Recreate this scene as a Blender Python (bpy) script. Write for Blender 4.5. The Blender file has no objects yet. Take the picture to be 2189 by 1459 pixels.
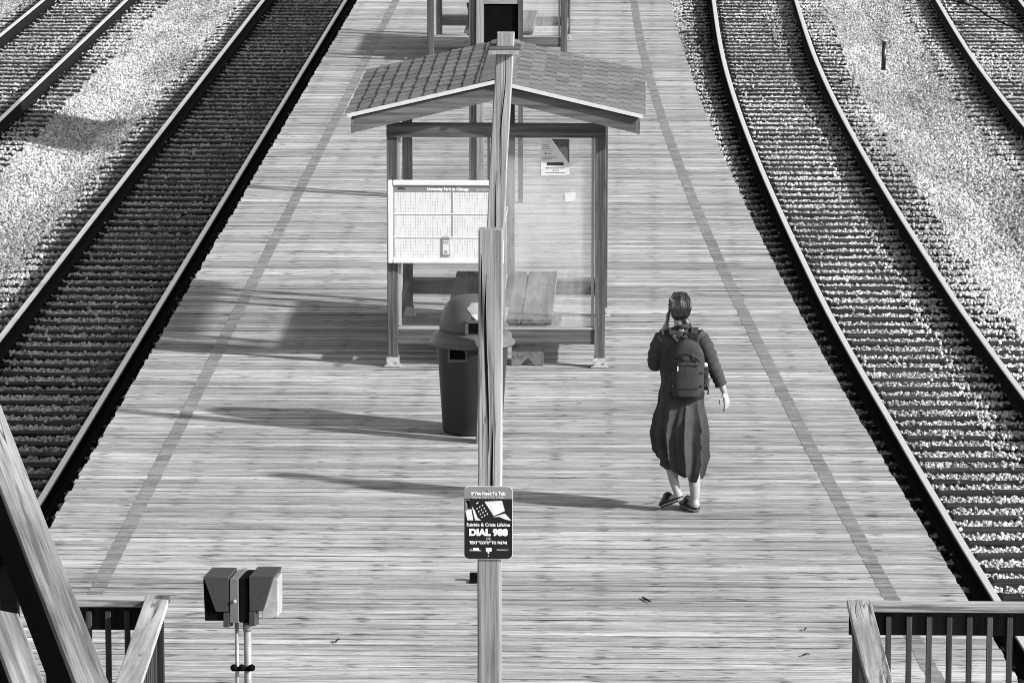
import bpy, bmesh, math, random
import numpy as np
from mathutils import Vector, Matrix, noise as mnoise

random.seed(7); rng = np.random.default_rng(7)
scene = bpy.context.scene
COL = scene.collection

# ------------------------------------------------------------------ camera
F = 9900.0; PITCH = math.atan(1779.5 / F); YAW = math.radians(1.626); CAMH = 7.504
cam_d = bpy.data.cameras.new('camera'); cam = bpy.data.objects.new('camera', cam_d)
COL.objects.link(cam); scene.camera = cam
cam_d.sensor_width = 36.0; cam_d.lens = 36.0 * F / 2189.0
cam_d.clip_start = 0.5; cam_d.clip_end = 3000
cam.location = (0, 0, CAMH); cam.rotation_euler = (math.pi / 2 - PITCH, 0, YAW)
# ------------------------------------------------------------------ light
SUN_AZ, SUN_EL = math.radians(21.5), math.radians(26)
to_sun = Vector((math.cos(SUN_AZ) * math.cos(SUN_EL), -math.sin(SUN_AZ) * math.cos(SUN_EL), math.sin(SUN_EL)))
sd = bpy.data.lights.new('sun', 'SUN'); sd.energy = 4.4; sd.angle = math.radians(1.4); sd.color = (1, 1, 1)
sun = bpy.data.objects.new('sun', sd); COL.objects.link(sun)
sun.rotation_euler = to_sun.to_track_quat('Z', 'Y').to_euler(); sun.location = to_sun * 60
w = bpy.data.worlds.new('World'); scene.world = w; w.use_nodes = True
nt = w.node_tree; nt.nodes.clear()
sky = nt.nodes.new('ShaderNodeTexSky'); sky.sky_type = 'NISHITA'; sky.sun_disc = False
sky.sun_elevation = SUN_EL; sky.sun_rotation = math.radians(90) + SUN_AZ
bw = nt.nodes.new('ShaderNodeRGBToBW')          # the photograph is black and white
bg = nt.nodes.new('ShaderNodeBackground'); bg.inputs[1].default_value = 0.135
wo = nt.nodes.new('ShaderNodeOutputWorld')
nt.links.new(sky.outputs[0], bw.inputs[0]); nt.links.new(bw.outputs[0], bg.inputs[0]); nt.links.new(bg.outputs[0], wo.inputs[0])
vs = scene.view_settings; vs.view_transform = 'Standard'; vs.look = 'None'; vs.gamma = 1; vs.exposure = 1.08
vs.use_curve_mapping = False
scene.cycles.filter_width = 1.0

# ------------------------------------------------------------------ measuring helpers
_f = np.array([-math.sin(YAW) * math.cos(PITCH), math.cos(YAW) * math.cos(PITCH), -math.sin(PITCH)])
_r = np.array([math.cos(YAW), math.sin(YAW), 0.0]); _u = np.cross(_r, _f); _C = np.array([0, 0, CAMH])
def ray(x, y): return _f + _r * (x - 1094.5) / F - _u * (y - 729.5) / F
def at(x, y, z=0.0):
    d = ray(x, y); return _C + d * (z - CAMH) / d[2]
def atY(x, y, Y):
    d = ray(x, y); return _C + d * Y / d[1]
def proj(P):
    v = P - _C; zc = v @ _f
    return 1094.5 + F * (v @ _r) / zc, 729.5 - F * (v @ _u) / zc

# ------------------------------------------------------------------ object helpers
def tag(o, label=None, cat=None, group=None, kind=None):
    for k, v in (('label', label), ('category', cat), ('group', group), ('kind', kind)):
        if v: o[k] = v
    return o
def empty(name, loc=(0, 0, 0), rz=0, **kw):
    o = bpy.data.objects.new(name, None); COL.objects.link(o)
    o.location = loc; o.rotation_euler = (0, 0, rz); o.empty_display_size = .1
    return tag(o, **kw)
def link(name, me, mat=None, parent=None, loc=None, **kw):
    o = bpy.data.objects.new(name, me); COL.objects.link(o)
    if mat is not None and not me.materials: me.materials.append(mat)
    if parent: o.parent = parent
    if loc is not None: o.location = loc
    return tag(o, **kw)

class MB:
    """collects simple solids, built as ONE mesh"""
    def __init__(s): s.v = []; s.f = []; s.m = []
    def add(s, vs, fs, mi=0):
        n = len(s.v); s.v += [tuple(map(float, p)) for p in vs]
        s.f += [tuple(i + n for i in f) for f in fs]; s.m += [mi] * len(fs); return s
    def box(s, c, d, rot=None, mi=0):
        hx, hy, hz = d[0] / 2, d[1] / 2, d[2] / 2
        P = [Vector((x, y, z)) for x in (-hx, hx) for y in (-hy, hy) for z in (-hz, hz)]
        if rot is not None: P = [rot @ p for p in P]
        P = [p + Vector(c) for p in P]
        return s.add(P, [(0, 1, 3, 2), (4, 6, 7, 5), (0, 4, 5, 1), (2, 3, 7, 6), (0, 2, 6, 4), (1, 5, 7, 3)], mi)
    def ext(s, lo, hi, mi=0):
        c = [(a + b) / 2 for a, b in zip(lo, hi)]; return s.box(c, [abs(b - a) for a, b in zip(lo, hi)], None, mi)
    def prism(s, poly, vec, mi=0):
        """poly: 3-D points of one face, vec: extrusion"""
        n = len(poly); v = Vector(vec)
        P = [Vector(p) for p in poly] + [Vector(p) + v for p in poly]
        fs = [tuple(range(n))[::-1], tuple(range(n, 2 * n))] + [(i, (i + 1) % n, n + (i + 1) % n, n + i) for i in range(n)]
        return s.add(P, fs, mi)
    def beam(s, a, b, wdt, hgt, up=(0, 0, 1), mi=0):
        a, b = Vector(a), Vector(b); d = (b - a).normalized(); side = d.cross(Vector(up)).normalized(); u = side.cross(d)
        q = [a + side * sx * wdt / 2 + u * sz * hgt / 2 for sx, sz in ((-1, -1), (1, -1), (1, 1), (-1, 1))]
        return s.prism(q, b - a, mi)
    def tube(s, pts, rad, n=10, mi=0, cap=True):
        pts = [Vector(p) for p in pts]; rad = rad if isinstance(rad, (list, tuple)) else [rad] * len(pts)
        rings = []; ref = Vector((0.3, 0.2, 1)).normalized()
        for i, p in enumerate(pts):
            d = (pts[min(i + 1, len(pts) - 1)] - pts[max(i - 1, 0)]).normalized()
            if abs(d.dot(ref)) > .96: ref = Vector((1, .1, 0)).normalized()
            a = d.cross(ref).normalized(); b = d.cross(a)
            rings.append([p + (a * math.cos(t) + b * math.sin(t)) * rad[i] for t in [2 * math.pi * k / n for k in range(n)]])
        P = [q for r in rings for q in r]; fs = []
        for i in range(len(pts) - 1):
            for k in range(n): fs.append((i * n + k, i * n + (k + 1) % n, (i + 1) * n + (k + 1) % n, (i + 1) * n + k))
        if cap: fs += [tuple(range(n))[::-1], tuple(range((len(pts) - 1) * n, len(pts) * n))]
        return s.add(P, fs, mi)
    def rings(s, rs, mi=0, cap=True, closed=True):
        n = len(rs[0]); P = [q for r in rs for q in r]; fs = []
        for i in range(len(rs) - 1):
            for k in range(n if closed else n - 1): fs.append((i * n + k, i * n + (k + 1) % n, (i + 1) * n + (k + 1) % n, (i + 1) * n + k))
        if cap: fs += [tuple(range(n))[::-1], tuple(range((len(rs) - 1) * n, len(rs) * n))]
        return s.add(P, fs, mi)
    def lathe(s, prof, c=(0, 0, 0), n=32, mi=0, cap=True):
        return s.rings([[(c[0] + r * math.cos(2 * math.pi * k / n), c[1] + r * math.sin(2 * math.pi * k / n), c[2] + z) for k in range(n)] for r, z in prof], mi, cap)
    def ell(s, c, r, rot=None, n=14, mi=0):
        rs = []
        for i in range(1, n):
            a = math.pi * i / n - math.pi / 2
            rs.append([Vector((r[0] * math.cos(a) * math.cos(t), r[1] * math.cos(a) * math.sin(t), r[2] * math.sin(a))) for t in [2 * math.pi * k / (n + 2) for k in range(n + 2)]])
        if rot is not None: rs = [[rot @ p for p in q] for q in rs]
        return s.rings([[p + Vector(c) for p in q] for q in rs], mi)
    def mesh(s, name, mats=(), smooth=False, bevel=0):
        me = bpy.data.meshes.new(name); me.from_pydata(s.v, [], s.f)
        for m in mats: me.materials.append(m)
        me.polygons.foreach_set('material_index', s.m)
        bm = bmesh.new(); bm.from_mesh(me)
        bmesh.ops.recalc_face_normals(bm, faces=bm.faces)
        if bevel: bmesh.ops.bevel(bm, geom=list(bm.edges), offset=bevel, segments=1, affect='EDGES', clamp_overlap=True)
        bm.to_mesh(me); bm.free()
        if smooth: me.polygons.foreach_set('use_smooth', [True] * len(me.polygons))
        return me
    def build(s, name, mat, parent=None, smooth=False, bevel=0, loc=None, **kw):
        mats = mat if isinstance(mat, (list, tuple)) else [mat]
        return link(name, s.mesh(name, mats, smooth, bevel), None, parent, loc, **kw)

def fuse(mb, name, voxel, smooth=4, mats=(), autosmooth=True):
    """one continuous skin over overlapping closed shapes"""
    o = bpy.data.objects.new('tmp', mb.mesh('tmp')); COL.objects.link(o)
    m = o.modifiers.new('r', 'REMESH'); m.mode = 'VOXEL'; m.voxel_size = voxel; m.use_smooth_shade = True
    k = o.modifiers.new('s', 'SMOOTH'); k.iterations = smooth; k.factor = .5
    dg = bpy.context.evaluated_depsgraph_get()
    me = bpy.data.meshes.new_from_object(o.evaluated_get(dg)); me.name = name
    bpy.data.objects.remove(o)
    me.materials.clear()
    for q in mats: me.materials.append(q)
    me.polygons.foreach_set('use_smooth', [True] * len(me.polygons))
    return me

def text_mesh(body, size, bold=0.0, align='CENTER', width=1.0):
    c = bpy.data.curves.new('t', 'FONT'); c.body = body; c.size = size; c.offset = bold; c.align_x = align; c.extrude = 0.0004
    c.resolution_u = 3
    o = bpy.data.objects.new('t', c); COL.objects.link(o)
    dg = bpy.context.evaluated_depsgraph_get()
    me = bpy.data.meshes.new_from_object(o.evaluated_get(dg)); bpy.data.objects.remove(o)
    if width != 1.0: me.transform(Matrix.Diagonal((width, 1, 1, 1)))
    me.transform(Matrix.Rotation(math.pi / 2, 4, 'X'))      # faces -Y
    me.materials.clear()
    return me

def copy_tree(o, parent=None):
    c = o.copy(); COL.objects.link(c)
    if parent: c.parent = parent
    for ch in list(o.children): copy_tree(ch, c)
    return c

# ------------------------------------------------------------------ materials
class NT:
    def __init__(s, name):
        s.m = bpy.data.materials.new(name); s.m.use_nodes = True; s.t = s.m.node_tree; s.t.nodes.clear()
        s.out = s.n('ShaderNodeOutputMaterial'); s.b = s.n('ShaderNodeBsdfPrincipled'); s.l(s.b.outputs[0], s.out.inputs[0])
    def n(s, t, **kw):
        x = s.t.nodes.new(t)
        for k, v in kw.items(): setattr(x, k, v)
        return x
    def l(s, a, b): s.t.links.new(a, b)
    def put(s, v, sock):
        if hasattr(v, 'links') or isinstance(v, bpy.types.NodeSocket): s.l(v, sock)
        else: sock.default_value = v
    def math(s, op, a, b=0.0, c=None, clamp=False):
        x = s.n('ShaderNodeMath', operation=op); x.use_clamp = clamp
        s.put(a, x.inputs[0]); s.put(b, x.inputs[1])
        if c is not None: s.put(c, x.inputs[2])
        return x.outputs[0]
    def coord(s, kind='Object'): return s.n('ShaderNodeTexCoord').outputs[kind]
    def rnd(s): return s.n('ShaderNodeObjectInfo').outputs['Random']
    def scaled(s, vec, scale, off=None):
        mp = s.n('ShaderNodeMapping'); s.l(vec, mp.inputs[0]); mp.inputs['Scale'].default_value = scale
        if off is not None:
            cx = s.n('ShaderNodeCombineXYZ')
            for i in range(3): s.l(s.math('MULTIPLY', off, 37.0 + 11 * i), cx.inputs[i])
            s.l(cx.outputs[0], mp.inputs['Location'])
        return mp.outputs[0]
    def noise(s, vec, scale=1.0, detail=4.0, rough=.55, dist=0.0):
        x = s.n('ShaderNodeTexNoise'); s.l(vec, x.inputs['Vector']); x.inputs['Scale'].default_value = scale
        x.inputs['Detail'].default_value = detail; x.inputs['Roughness'].default_value = rough; x.inputs['Distortion'].default_value = dist
        return x.outputs[0]
    def rng(s, v, a, b, c=0.0, d=1.0, smooth=True):
        x = s.n('ShaderNodeMapRange'); x.interpolation_type = 'SMOOTHSTEP' if smooth else 'LINEAR'
        s.l(v, x.inputs[0]); x.inputs[1].default_value = a; x.inputs[2].default_value = b
        s.put(c, x.inputs[3]); s.put(d, x.inputs[4]); return x.outputs[0]
    def finish(s, val, rough=.8, bump=None, bstr=.3, bdist=.01, metallic=0.0, spec=.3):
        s.put(s.gray(val) if isinstance(val, bpy.types.NodeSocket) else (val, val, val, 1), s.b.inputs['Base Color'])
        s.put(rough, s.b.inputs['Roughness']); s.b.inputs['Metallic'].default_value = metallic
        s.b.inputs['Specular IOR Level'].default_value = spec
        if bump is not None:
            x = s.n('ShaderNodeBump'); x.inputs['Strength'].default_value = bstr; x.inputs['Distance'].default_value = bdist
            s.l(bump, x.inputs['Height']); s.l(x.outputs[0], s.b.inputs['Normal'])
        return s.m
    def gray(s, v):
        c = s.n('ShaderNodeCombineColor')
        for i in range(3): s.l(v, c.inputs[i])
        return c.outputs[0]

def wood(name, lo, hi, axis=2, crack=.8, tone=.25, fine=26, rough=.85, long=1.3, blot=.84, streak=1.0):
    k = NT(name); r = k.rnd(); co = k.coord()
    def sc(across, along): v = [across] * 3; v[axis] = along; return tuple(v)
    g = k.noise(k.scaled(co, sc(fine, long * .5), r), 1, 7, .68, .05)
    g2 = k.noise(k.scaled(co, sc(fine * 3.2, long * 2), r), 1, 4, .7)
    bl = k.noise(k.scaled(co, sc(2.2, .9), r), 1, 3, .6)
    kn = k.noise(k.scaled(co, sc(9, 3.3), r), 1, 1, .5)
    v = k.rng(k.math('ADD', k.math('MULTIPLY', g, .7), k.math('MULTIPLY', g2, .3)), .38, .62, lo, hi)
    v = k.math('MULTIPLY', v, k.rng(bl, .3, .7, blot, 1.12))
    v = k.math('MULTIPLY', v, k.rng(r, 0, 1, 1 - tone, 1 + tone, False))
    if streak < 1:
        st_ = k.noise(k.scaled(co, sc(fine * .55, .8), r), 1, 5, .65, .1); v = k.math('MULTIPLY', v, k.rng(st_, .46, .36, 1, streak))
    v = k.math('MULTIPLY', v, k.rng(kn, .74, .80, 1, .4))
    cr = k.math('ABSOLUTE', k.math('SUBTRACT', k.noise(k.scaled(co, sc(fine * .45, long * .35), r), 1, 2, .5, .04), .5))
    cm = k.rng(cr, .0, .016, 1, 0)
    cm = k.math('MULTIPLY', cm, k.rng(bl, .45, .6, 0, crack))
    v = k.math('MULTIPLY', v, k.math('SUBTRACT', 1, cm))
    return k.finish(v, rough, k.math('SUBTRACT', g, cm), .5, .004, 0, .12)

def plain(name, v, rough=.6, var=.12, scale=14, metallic=0.0, spec=.3, bump=.1):
    k = NT(name); co = k.coord()
    n = k.noise(co, scale, 5, .6)
    return k.finish(k.rng(n, .3, .7, v * (1 - var), v * (1 + var)), rough, n, bump, .004, metallic, spec)

M = {}
M['post'] = wood('weathered_post_wood', .15, .31, 2, .6, .08, 40, blot=.8, streak=.72)
M['stain'] = wood('stained_shelter_wood', .04, .12, 2, .5, .12, 26)
M['stain_x'] = wood('stained_beam_wood', .05, .115, 0, .5, .12, 26)
M['stain_y'] = wood('stained_beam_wood_deep', .075, .15, 1, .5, .12, 26)
M['trimwood'] = wood('pale_trim_wood', .2, .36, 2, .6, .1, 26)
M['trimwood_x'] = wood('pale_trim_wood_level', .16, .32, 0, .7, .1, 30)
M['bench'] = wood('bench_plank_wood', .07, .135, 1, .5, .1, 12)
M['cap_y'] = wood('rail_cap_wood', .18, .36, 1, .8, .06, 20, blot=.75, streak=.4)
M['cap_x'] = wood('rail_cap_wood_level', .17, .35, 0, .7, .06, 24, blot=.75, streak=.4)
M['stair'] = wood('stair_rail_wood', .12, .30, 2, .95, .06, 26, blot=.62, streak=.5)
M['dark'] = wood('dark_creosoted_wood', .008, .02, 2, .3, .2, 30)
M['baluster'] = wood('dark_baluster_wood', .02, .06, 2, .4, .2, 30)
M['tie'] = wood('tie_timber', .008, .034, 0, .6, .35, 14)
M['white'] = plain('white_metal_trim', .46, .4, .05)
M['alu'] = plain('aluminium_frame', .54, .35, .06)
M['galv'] = plain('galvanised_bracket', .42, .5, .2, 40, .4)
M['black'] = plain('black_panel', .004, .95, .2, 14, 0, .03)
M['rust'] = plain('rusty_rail_steel', .009, .9, .4, 30, 0, .05)
M['railtop'] = plain('polished_rail_head', .60, .38, .10, 60, .55)
M['bin'] = plain('grey_bin_plastic', .020, .5, .12, 120, 0, .4)
M['binlid'] = plain('grey_lid_plastic', .07, .5, .12, 120, 0, .4)
M['sticker'] = plain('pale_sticker', .22, .5, .06, 30)
M['lamp'] = plain('lamp_housing', .035, .7, .15, 60, 0, .15)
M['conduit'] = plain('steel_conduit', .24, .35, .15, 40, .3)
M['paper'] = plain('paper', .5, .6, .08, 20)
M['ink'] = plain('dark_ink', .03, .6, .1)
M['signwhite'] = plain('sign_white', .8, .45, .02)
M['signblack'] = plain('sign_black', .009, .35, .1)
M['signgrey'] = plain('sign_grey', .17, .4, .15, 200)
M['skin'] = plain('skin', .23, .55, .06, 20)
M['shoe'] = plain('shoe_leather', .012, .5, .2)
M['sole'] = plain('shoe_sole', .03, .6, .2)
M['solerim'] = plain('sole_rim', .35, .6, .1)

def hair_mat():
    k = NT('hair'); co = k.coord()
    n = k.noise(k.scaled(co, (60, 60, 9)), 1, 4, .6, .6)
    n2 = k.noise(k.scaled(co, (16, 16, 7)), 1, 2, .5, .8)
    v = k.math('ADD', k.rng(n, .42, .68, .006, .03), k.rng(n2, .60, .74, 0, .09))
    return k.finish(v, .42, n, .8, .006, 0, .5)
M['hair'] = hair_mat()
def cloth(name, v, sc=500, rough=.9):
    k = NT(name); co = k.coord()
    n = k.noise(co, sc, 3, .7); n2 = k.noise(co, 9, 4, .6)
    val = k.math('MULTIPLY', k.rng(n, .3, .7, v * .7, v * 1.3), k.rng(n2, .3, .7, .85, 1.15))
    return k.finish(val, rough, k.noise(k.scaled(co, (30, 30, 12)), 1, 5, .65), .35, .01, 0, .15)
M['dress'] = cloth('linen_dress', .036, 260)
M['pack'] = cloth('backpack_cloth', .030, 330)
M['packdark'] = cloth('backpack_dark_cloth', .014, 330)

def deck_mat():
    k = NT('weathered_deck_boards'); r = k.rnd(); co = k.coord()
    sx = k.n('ShaderNodeSeparateXYZ'); k.l(co, sx.inputs[0]); X = sx.outputs[0]; Y = sx.outputs[1]
    g = k.noise(k.scaled(co, (1.0, 85, 20), r), 1, 6, .68, .15)
    g2 = k.noise(k.scaled(co, (3.2, 150, 20), r), 1, 4, .7)
    seg = k.noise(k.scaled(co, (.35, 6, 1), r), 1, 3, .6)
    blot = k.noise(k.scaled(co, (.55, .8, 1)), 1, 4, .6)
    spk = k.noise(k.scaled(co, (26, 70, 1)), 1, 3, .6)
    v = k.rng(g, .31, .64, .15, .45)
    v = k.math('MULTIPLY', v, k.rng(g2, .30, .58, .62, 1.12))
    v = k.math('MULTIPLY', v, k.rng(seg, .32, .66, .72, 1.10))
    v = k.math('MULTIPLY', v, k.rng(r, 0, 1, .74, 1.14, False))
    v = k.math('MULTIPLY', v, k.rng(blot, .3, .7, .86, 1.1))
    v = k.math('MULTIPLY', v, k.rng(spk, .3, .7, .9, 1.08))
    # cracks that open around the nails, every 0.4 m along the board
    jx = k.math('MULTIPLY', k.math('SUBTRACT', k.noise(k.scaled(co, (0, 7, 0)), 1, 1), .5), .30)
    d = k.math('ABSOLUTE', k.math('SUBTRACT', k.math('FRACT', k.math('ADD', k.math('DIVIDE', k.math('ADD', X, jx), .405), 20.2)), .5))
    near = k.rng(d, .0, .22, 1, .0)
    cr = k.noise(k.scaled(co, (4.6, 62, 1), r), 1, 2, .5, .1)
    cm = k.math('MULTIPLY', k.rng(cr, .53, .575, 0, 1), near)
    cell = k.noise(k.scaled(co, (1.9, 7, 1), r), 1, 1)
    cm = k.math('MULTIPLY', cm, k.rng(cell, .42, .58, .05, 1))
    # long splits
    ls = k.math('ABSOLUTE', k.math('SUBTRACT', k.noise(k.scaled(co, (.33, 22, 1), r), 1, 2, .5), .5))
    lm = k.math('MULTIPLY', k.rng(ls, 0, .02, 1, 0), k.rng(k.noise(k.scaled(co, (.7, 3, 1), r), 1, 1), .50, .62, 0, .75))
    v = k.math('MULTIPLY', v, k.math('SUBTRACT', 1, k.math('MULTIPLY', cm, .78)))
    v = k.math('MULTIPLY', v, k.math('SUBTRACT', 1, lm))
    fy = k.math('FRACT', k.math('DIVIDE', k.math('SUBTRACT', Y, 17.0), .1483))
    ed = k.math('ABSOLUTE', k.math('SUBTRACT', fy, .5))
    en = k.noise(k.scaled(co, (1.1, 5, 1), r), 1, 3, .6)
    em = k.math('MULTIPLY', k.rng(ed, .37, .475, 0, 1), k.rng(en, .40, .64, .08, .68))
    v = k.math('MULTIPLY', v, k.math('SUBTRACT', 1, em))
    fg = k.noise(k.scaled(co, (6, 230, 20), r), 1, 2, .7)
    v = k.math('MULTIPLY', v, k.rng(fg, .35, .62, .72, 1.16))
    # knots
    kn = k.noise(k.scaled(co, (6, 19, 1), r), 1, 0)
    v = k.math('MULTIPLY', v, k.rng(kn, .78, .82, 1, .4))
    # rain-soaked board ends at the platform edge
    return k.finish(v, .85, k.math('SUBTRACT', g, k.math('ADD', cm, lm)), .45, .004, 0, .2)
M['deck'] = deck_mat()
def paint_mat():
    k = NT('worn_line_paint'); co = k.coord()
    n = k.noise(k.scaled(co, (2, 7, 1)), 1, 3, .6); n2 = k.noise(k.scaled(co, (6, 70, 1)), 1, 4, .7)
    v = k.math('MULTIPLY', k.rng(n, .3, .7, .10, .19), k.rng(n2, .3, .7, .9, 1.15))
    w1 = k.noise(k.scaled(co, (9, 26, 1)), 1, 5, .7); worn = k.rng(w1, .56, .64, 0, .8)
    v = k.math('ADD', k.math('MULTIPLY', v, k.math('SUBTRACT', 1, worn)), k.math('MULTIPLY', worn, .30))
    return k.finish(v, .6, n2, .3, .003, 0, .3)
M['paint'] = paint_mat()
def shingle_mat():
    k = NT('asphalt_shingle'); r = k.rnd(); co = k.coord()
    n = k.noise(co, 240, 3, .7); n2 = k.noise(co, 7, 3, .6)
    v = k.math('MULTIPLY', k.rng(n, .35, .65, .075, .175), k.rng(n2, .3, .7, .8, 1.2))
    v = k.math('MULTIPLY', v, k.rng(r, 0, 1, .80, 1.16, False))
    return k.finish(v, .95, n, .6, .004, 0, .1)
M['shingle'] = shingle_mat()
M['slot'] = plain('shaded_shingle_slot', .03, .95, .3, 60, 0, .05)  # dark cutout granules and the shadow between tabs, both put into this colour
def stone_mat():
    k = NT('ballast_stone'); r = k.rnd()
    geo = k.n('ShaderNodeNewGeometry').outputs['Position']
    big = k.noise(k.scaled(geo, (1.0, .16, .5)), 1, 5, .65)
    n = k.noise(geo, 60, 3, .6)
    v = k.rng(r, 0, 1, .13, .60, False)
    v = k.math('MULTIPLY', v, k.rng(big, .38, .60, .62, 1.04))
    v = k.math('MULTIPLY', v, k.rng(n, .3, .7, .8, 1.15))
    return k.finish(v, .85, n, .3, .004, 0, .2)
M['stone'] = stone_mat()
def bed_mat():
    k = NT('ballast_bed'); co = k.coord()
    n = k.noise(co, 22, 5, .7); n2 = k.noise(co, .6, 4, .6)
    v = k.math('MULTIPLY', k.rng(n, .4, .6, .03, .20), k.rng(n2, .3, .7, .6, 1.2))
    return k.finish(v, .95, n, 1, .03, 0, .1)
M['bed'] = bed_mat()
def ground_mat():
    k = NT('far_ground'); co = k.coord()
    n = k.noise(co, 12, 5, .7); n2 = k.noise(co, .2, 4, .6)
    v = k.math('MULTIPLY', k.rng(n, .35, .65, .07, .3), k.rng(n2, .3, .7, .7, 1.15))
    return k.finish(v, .95, n, .8, .04, 0, .1)
M['ground'] = ground_mat()
def glass_mat(name, haze, tint=.93):
    k = NT(name); co = k.coord()
    tr = k.n('ShaderNodeBsdfTransparent'); tr.inputs[0].default_value = (tint, tint, tint, 1)
    gl = k.n('ShaderNodeBsdfGlossy'); gl.inputs['Roughness'].default_value = .12; gl.inputs[0].default_value = (.9, .9, .9, 1)
    df = k.n('ShaderNodeBsdfDiffuse'); df.inputs[0].default_value = (.62, .62, .62, 1)
    n = k.noise(k.scaled(co, (3, 3, 2)), 1, 5, .65, .3)
    m1 = k.n('ShaderNodeMixShader'); k.l(k.rng(n, .3, .7, haze * .4, haze * 1.5), m1.inputs[0]); k.l(tr.outputs[0], m1.inputs[1]); k.l(df.outputs[0], m1.inputs[2])
    m2 = k.n('ShaderNodeMixShader'); m2.inputs[0].default_value = .025; k.l(m1.outputs[0], m2.inputs[1]); k.l(gl.outputs[0], m2.inputs[2])
    k.l(m2.outputs[0], k.out.inputs[0]); return k.m
M['pane'] = glass_mat('scratched_clear_pane', .012, .992)
M['pane_milky'] = glass_mat('milky_scratched_pane', .15, .98)
def timetable_mat():
    k = NT('printed_timetable'); co = k.coord()
    sx = k.n('ShaderNodeSeparateXYZ'); k.l(co, sx.inputs[0]); X, Z_ = sx.outputs[0], sx.outputs[2]
    col = k.rng(k.math('FRACT', k.math('ADD', k.math('MULTIPLY', X, 46), 40)), .45, .6, 0, 1)
    row = k.rng(k.math('FRACT', k.math('MULTIPLY', Z_, 34)), .2, .35, 0, 1)
    n = k.rng(k.noise(k.scaled(co, (46, 1, 9)), 1, 1, .5), .44, .58, .15, 1)
    ink = k.math('MULTIPLY', k.math('MULTIPLY', col, row), n)
    v = k.rng(ink, 0, 1, .52, .33, False)
    return k.finish(v, .45, None, spec=.3)
M['timetable'] = timetable_mat()

# ------------------------------------------------------------------ layout of the place
EDGE_L = -4.43; LINE_L = -3.83
def edge_r(Y):
    if Y > 71: return .42 - (Y - 71) * .022
    Yc = max(Y, 29.5); t = Yc - 45
    return 7.34e-4 * t * t - .0565775 * t + 1.40716615
def line_r(Y):
    if Y > 71: return edge_r(Y) - .55
    t = max(Y, 29.3) - 45
    return 3.6347e-6 * t ** 3 + 6.7534e-4 * t * t - .0583725 * t + .86815
def cR(Y):                      # centre of the curved right track (next to the platform)
    t = min(Y, 84.0) - 60
    a = 1.686e-6 * t ** 3 + 7.5228e-4 * t * t - .0368699 * t + 1.70935 + .753
    t = max(min(Y, 80.0), 46) - 60
    b = 2.2453e-5 * t ** 3 + 4.4809e-4 * t * t - .03855264 * t + 3.18668 - .753
    return .5 * (a + b) if 48 < Y < 80 else a
_ys = np.arange(0, 140, .5); _c = np.array([cR(y) for y in _ys])
_c = np.convolve(np.pad(_c, 6, mode='edge'), np.ones(13) / 13, 'valid')
def cR(Y): return float(np.interp(Y, _ys, _c))
def cR2(Y): return cR(Y) + 4.08
C0, C1 = -10.17, -6.17
RAIL_TOP = -1.30; TIE_TOP = -1.48

# ------------------------------------------------------------------ ground
g = MB(); g.add([(-900, -200, -1.95), (900, -200, -1.95), (900, 2500, -1.95), (-900, 2500, -1.95)], [(0, 1, 2, 3)])
g.build('ground', M['ground'], kind='structure')

def zbal(x, y):
    c = [C0, C1, cR(y), cR2(y)]
    d = np.min([np.abs(x - q) for q in c], axis=0)
    z = -1.525 - np.minimum(.20, np.maximum(0, d - 1.25) * .17)
    under = (x > EDGE_L + .25) & (x < edge_r(y) - .25)
    return np.where(under, np.minimum(z, -1.62), z)
xs = np.arange(-14, 12.01, .25); ys = np.arange(18, 110.01, .5)
vv = []; ff = []
for y in ys:
    zz = zbal(xs, y)
    for x, z in zip(xs, zz): vv.append((x, y, z + .018 * mnoise.noise(Vector((x * 1.7, y * 1.7, 0)))))
nx = len(xs)
for j in range(len(ys) - 1):
    for i in range(nx - 1): ff.append((j * nx + i, j * nx + i + 1, (j + 1) * nx + i + 1, (j + 1) * nx + i))
bed = MB(); bed.add(vv, ff); bed.build('ballast_bed', M['bed'], smooth=True, kind='structure')

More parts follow.
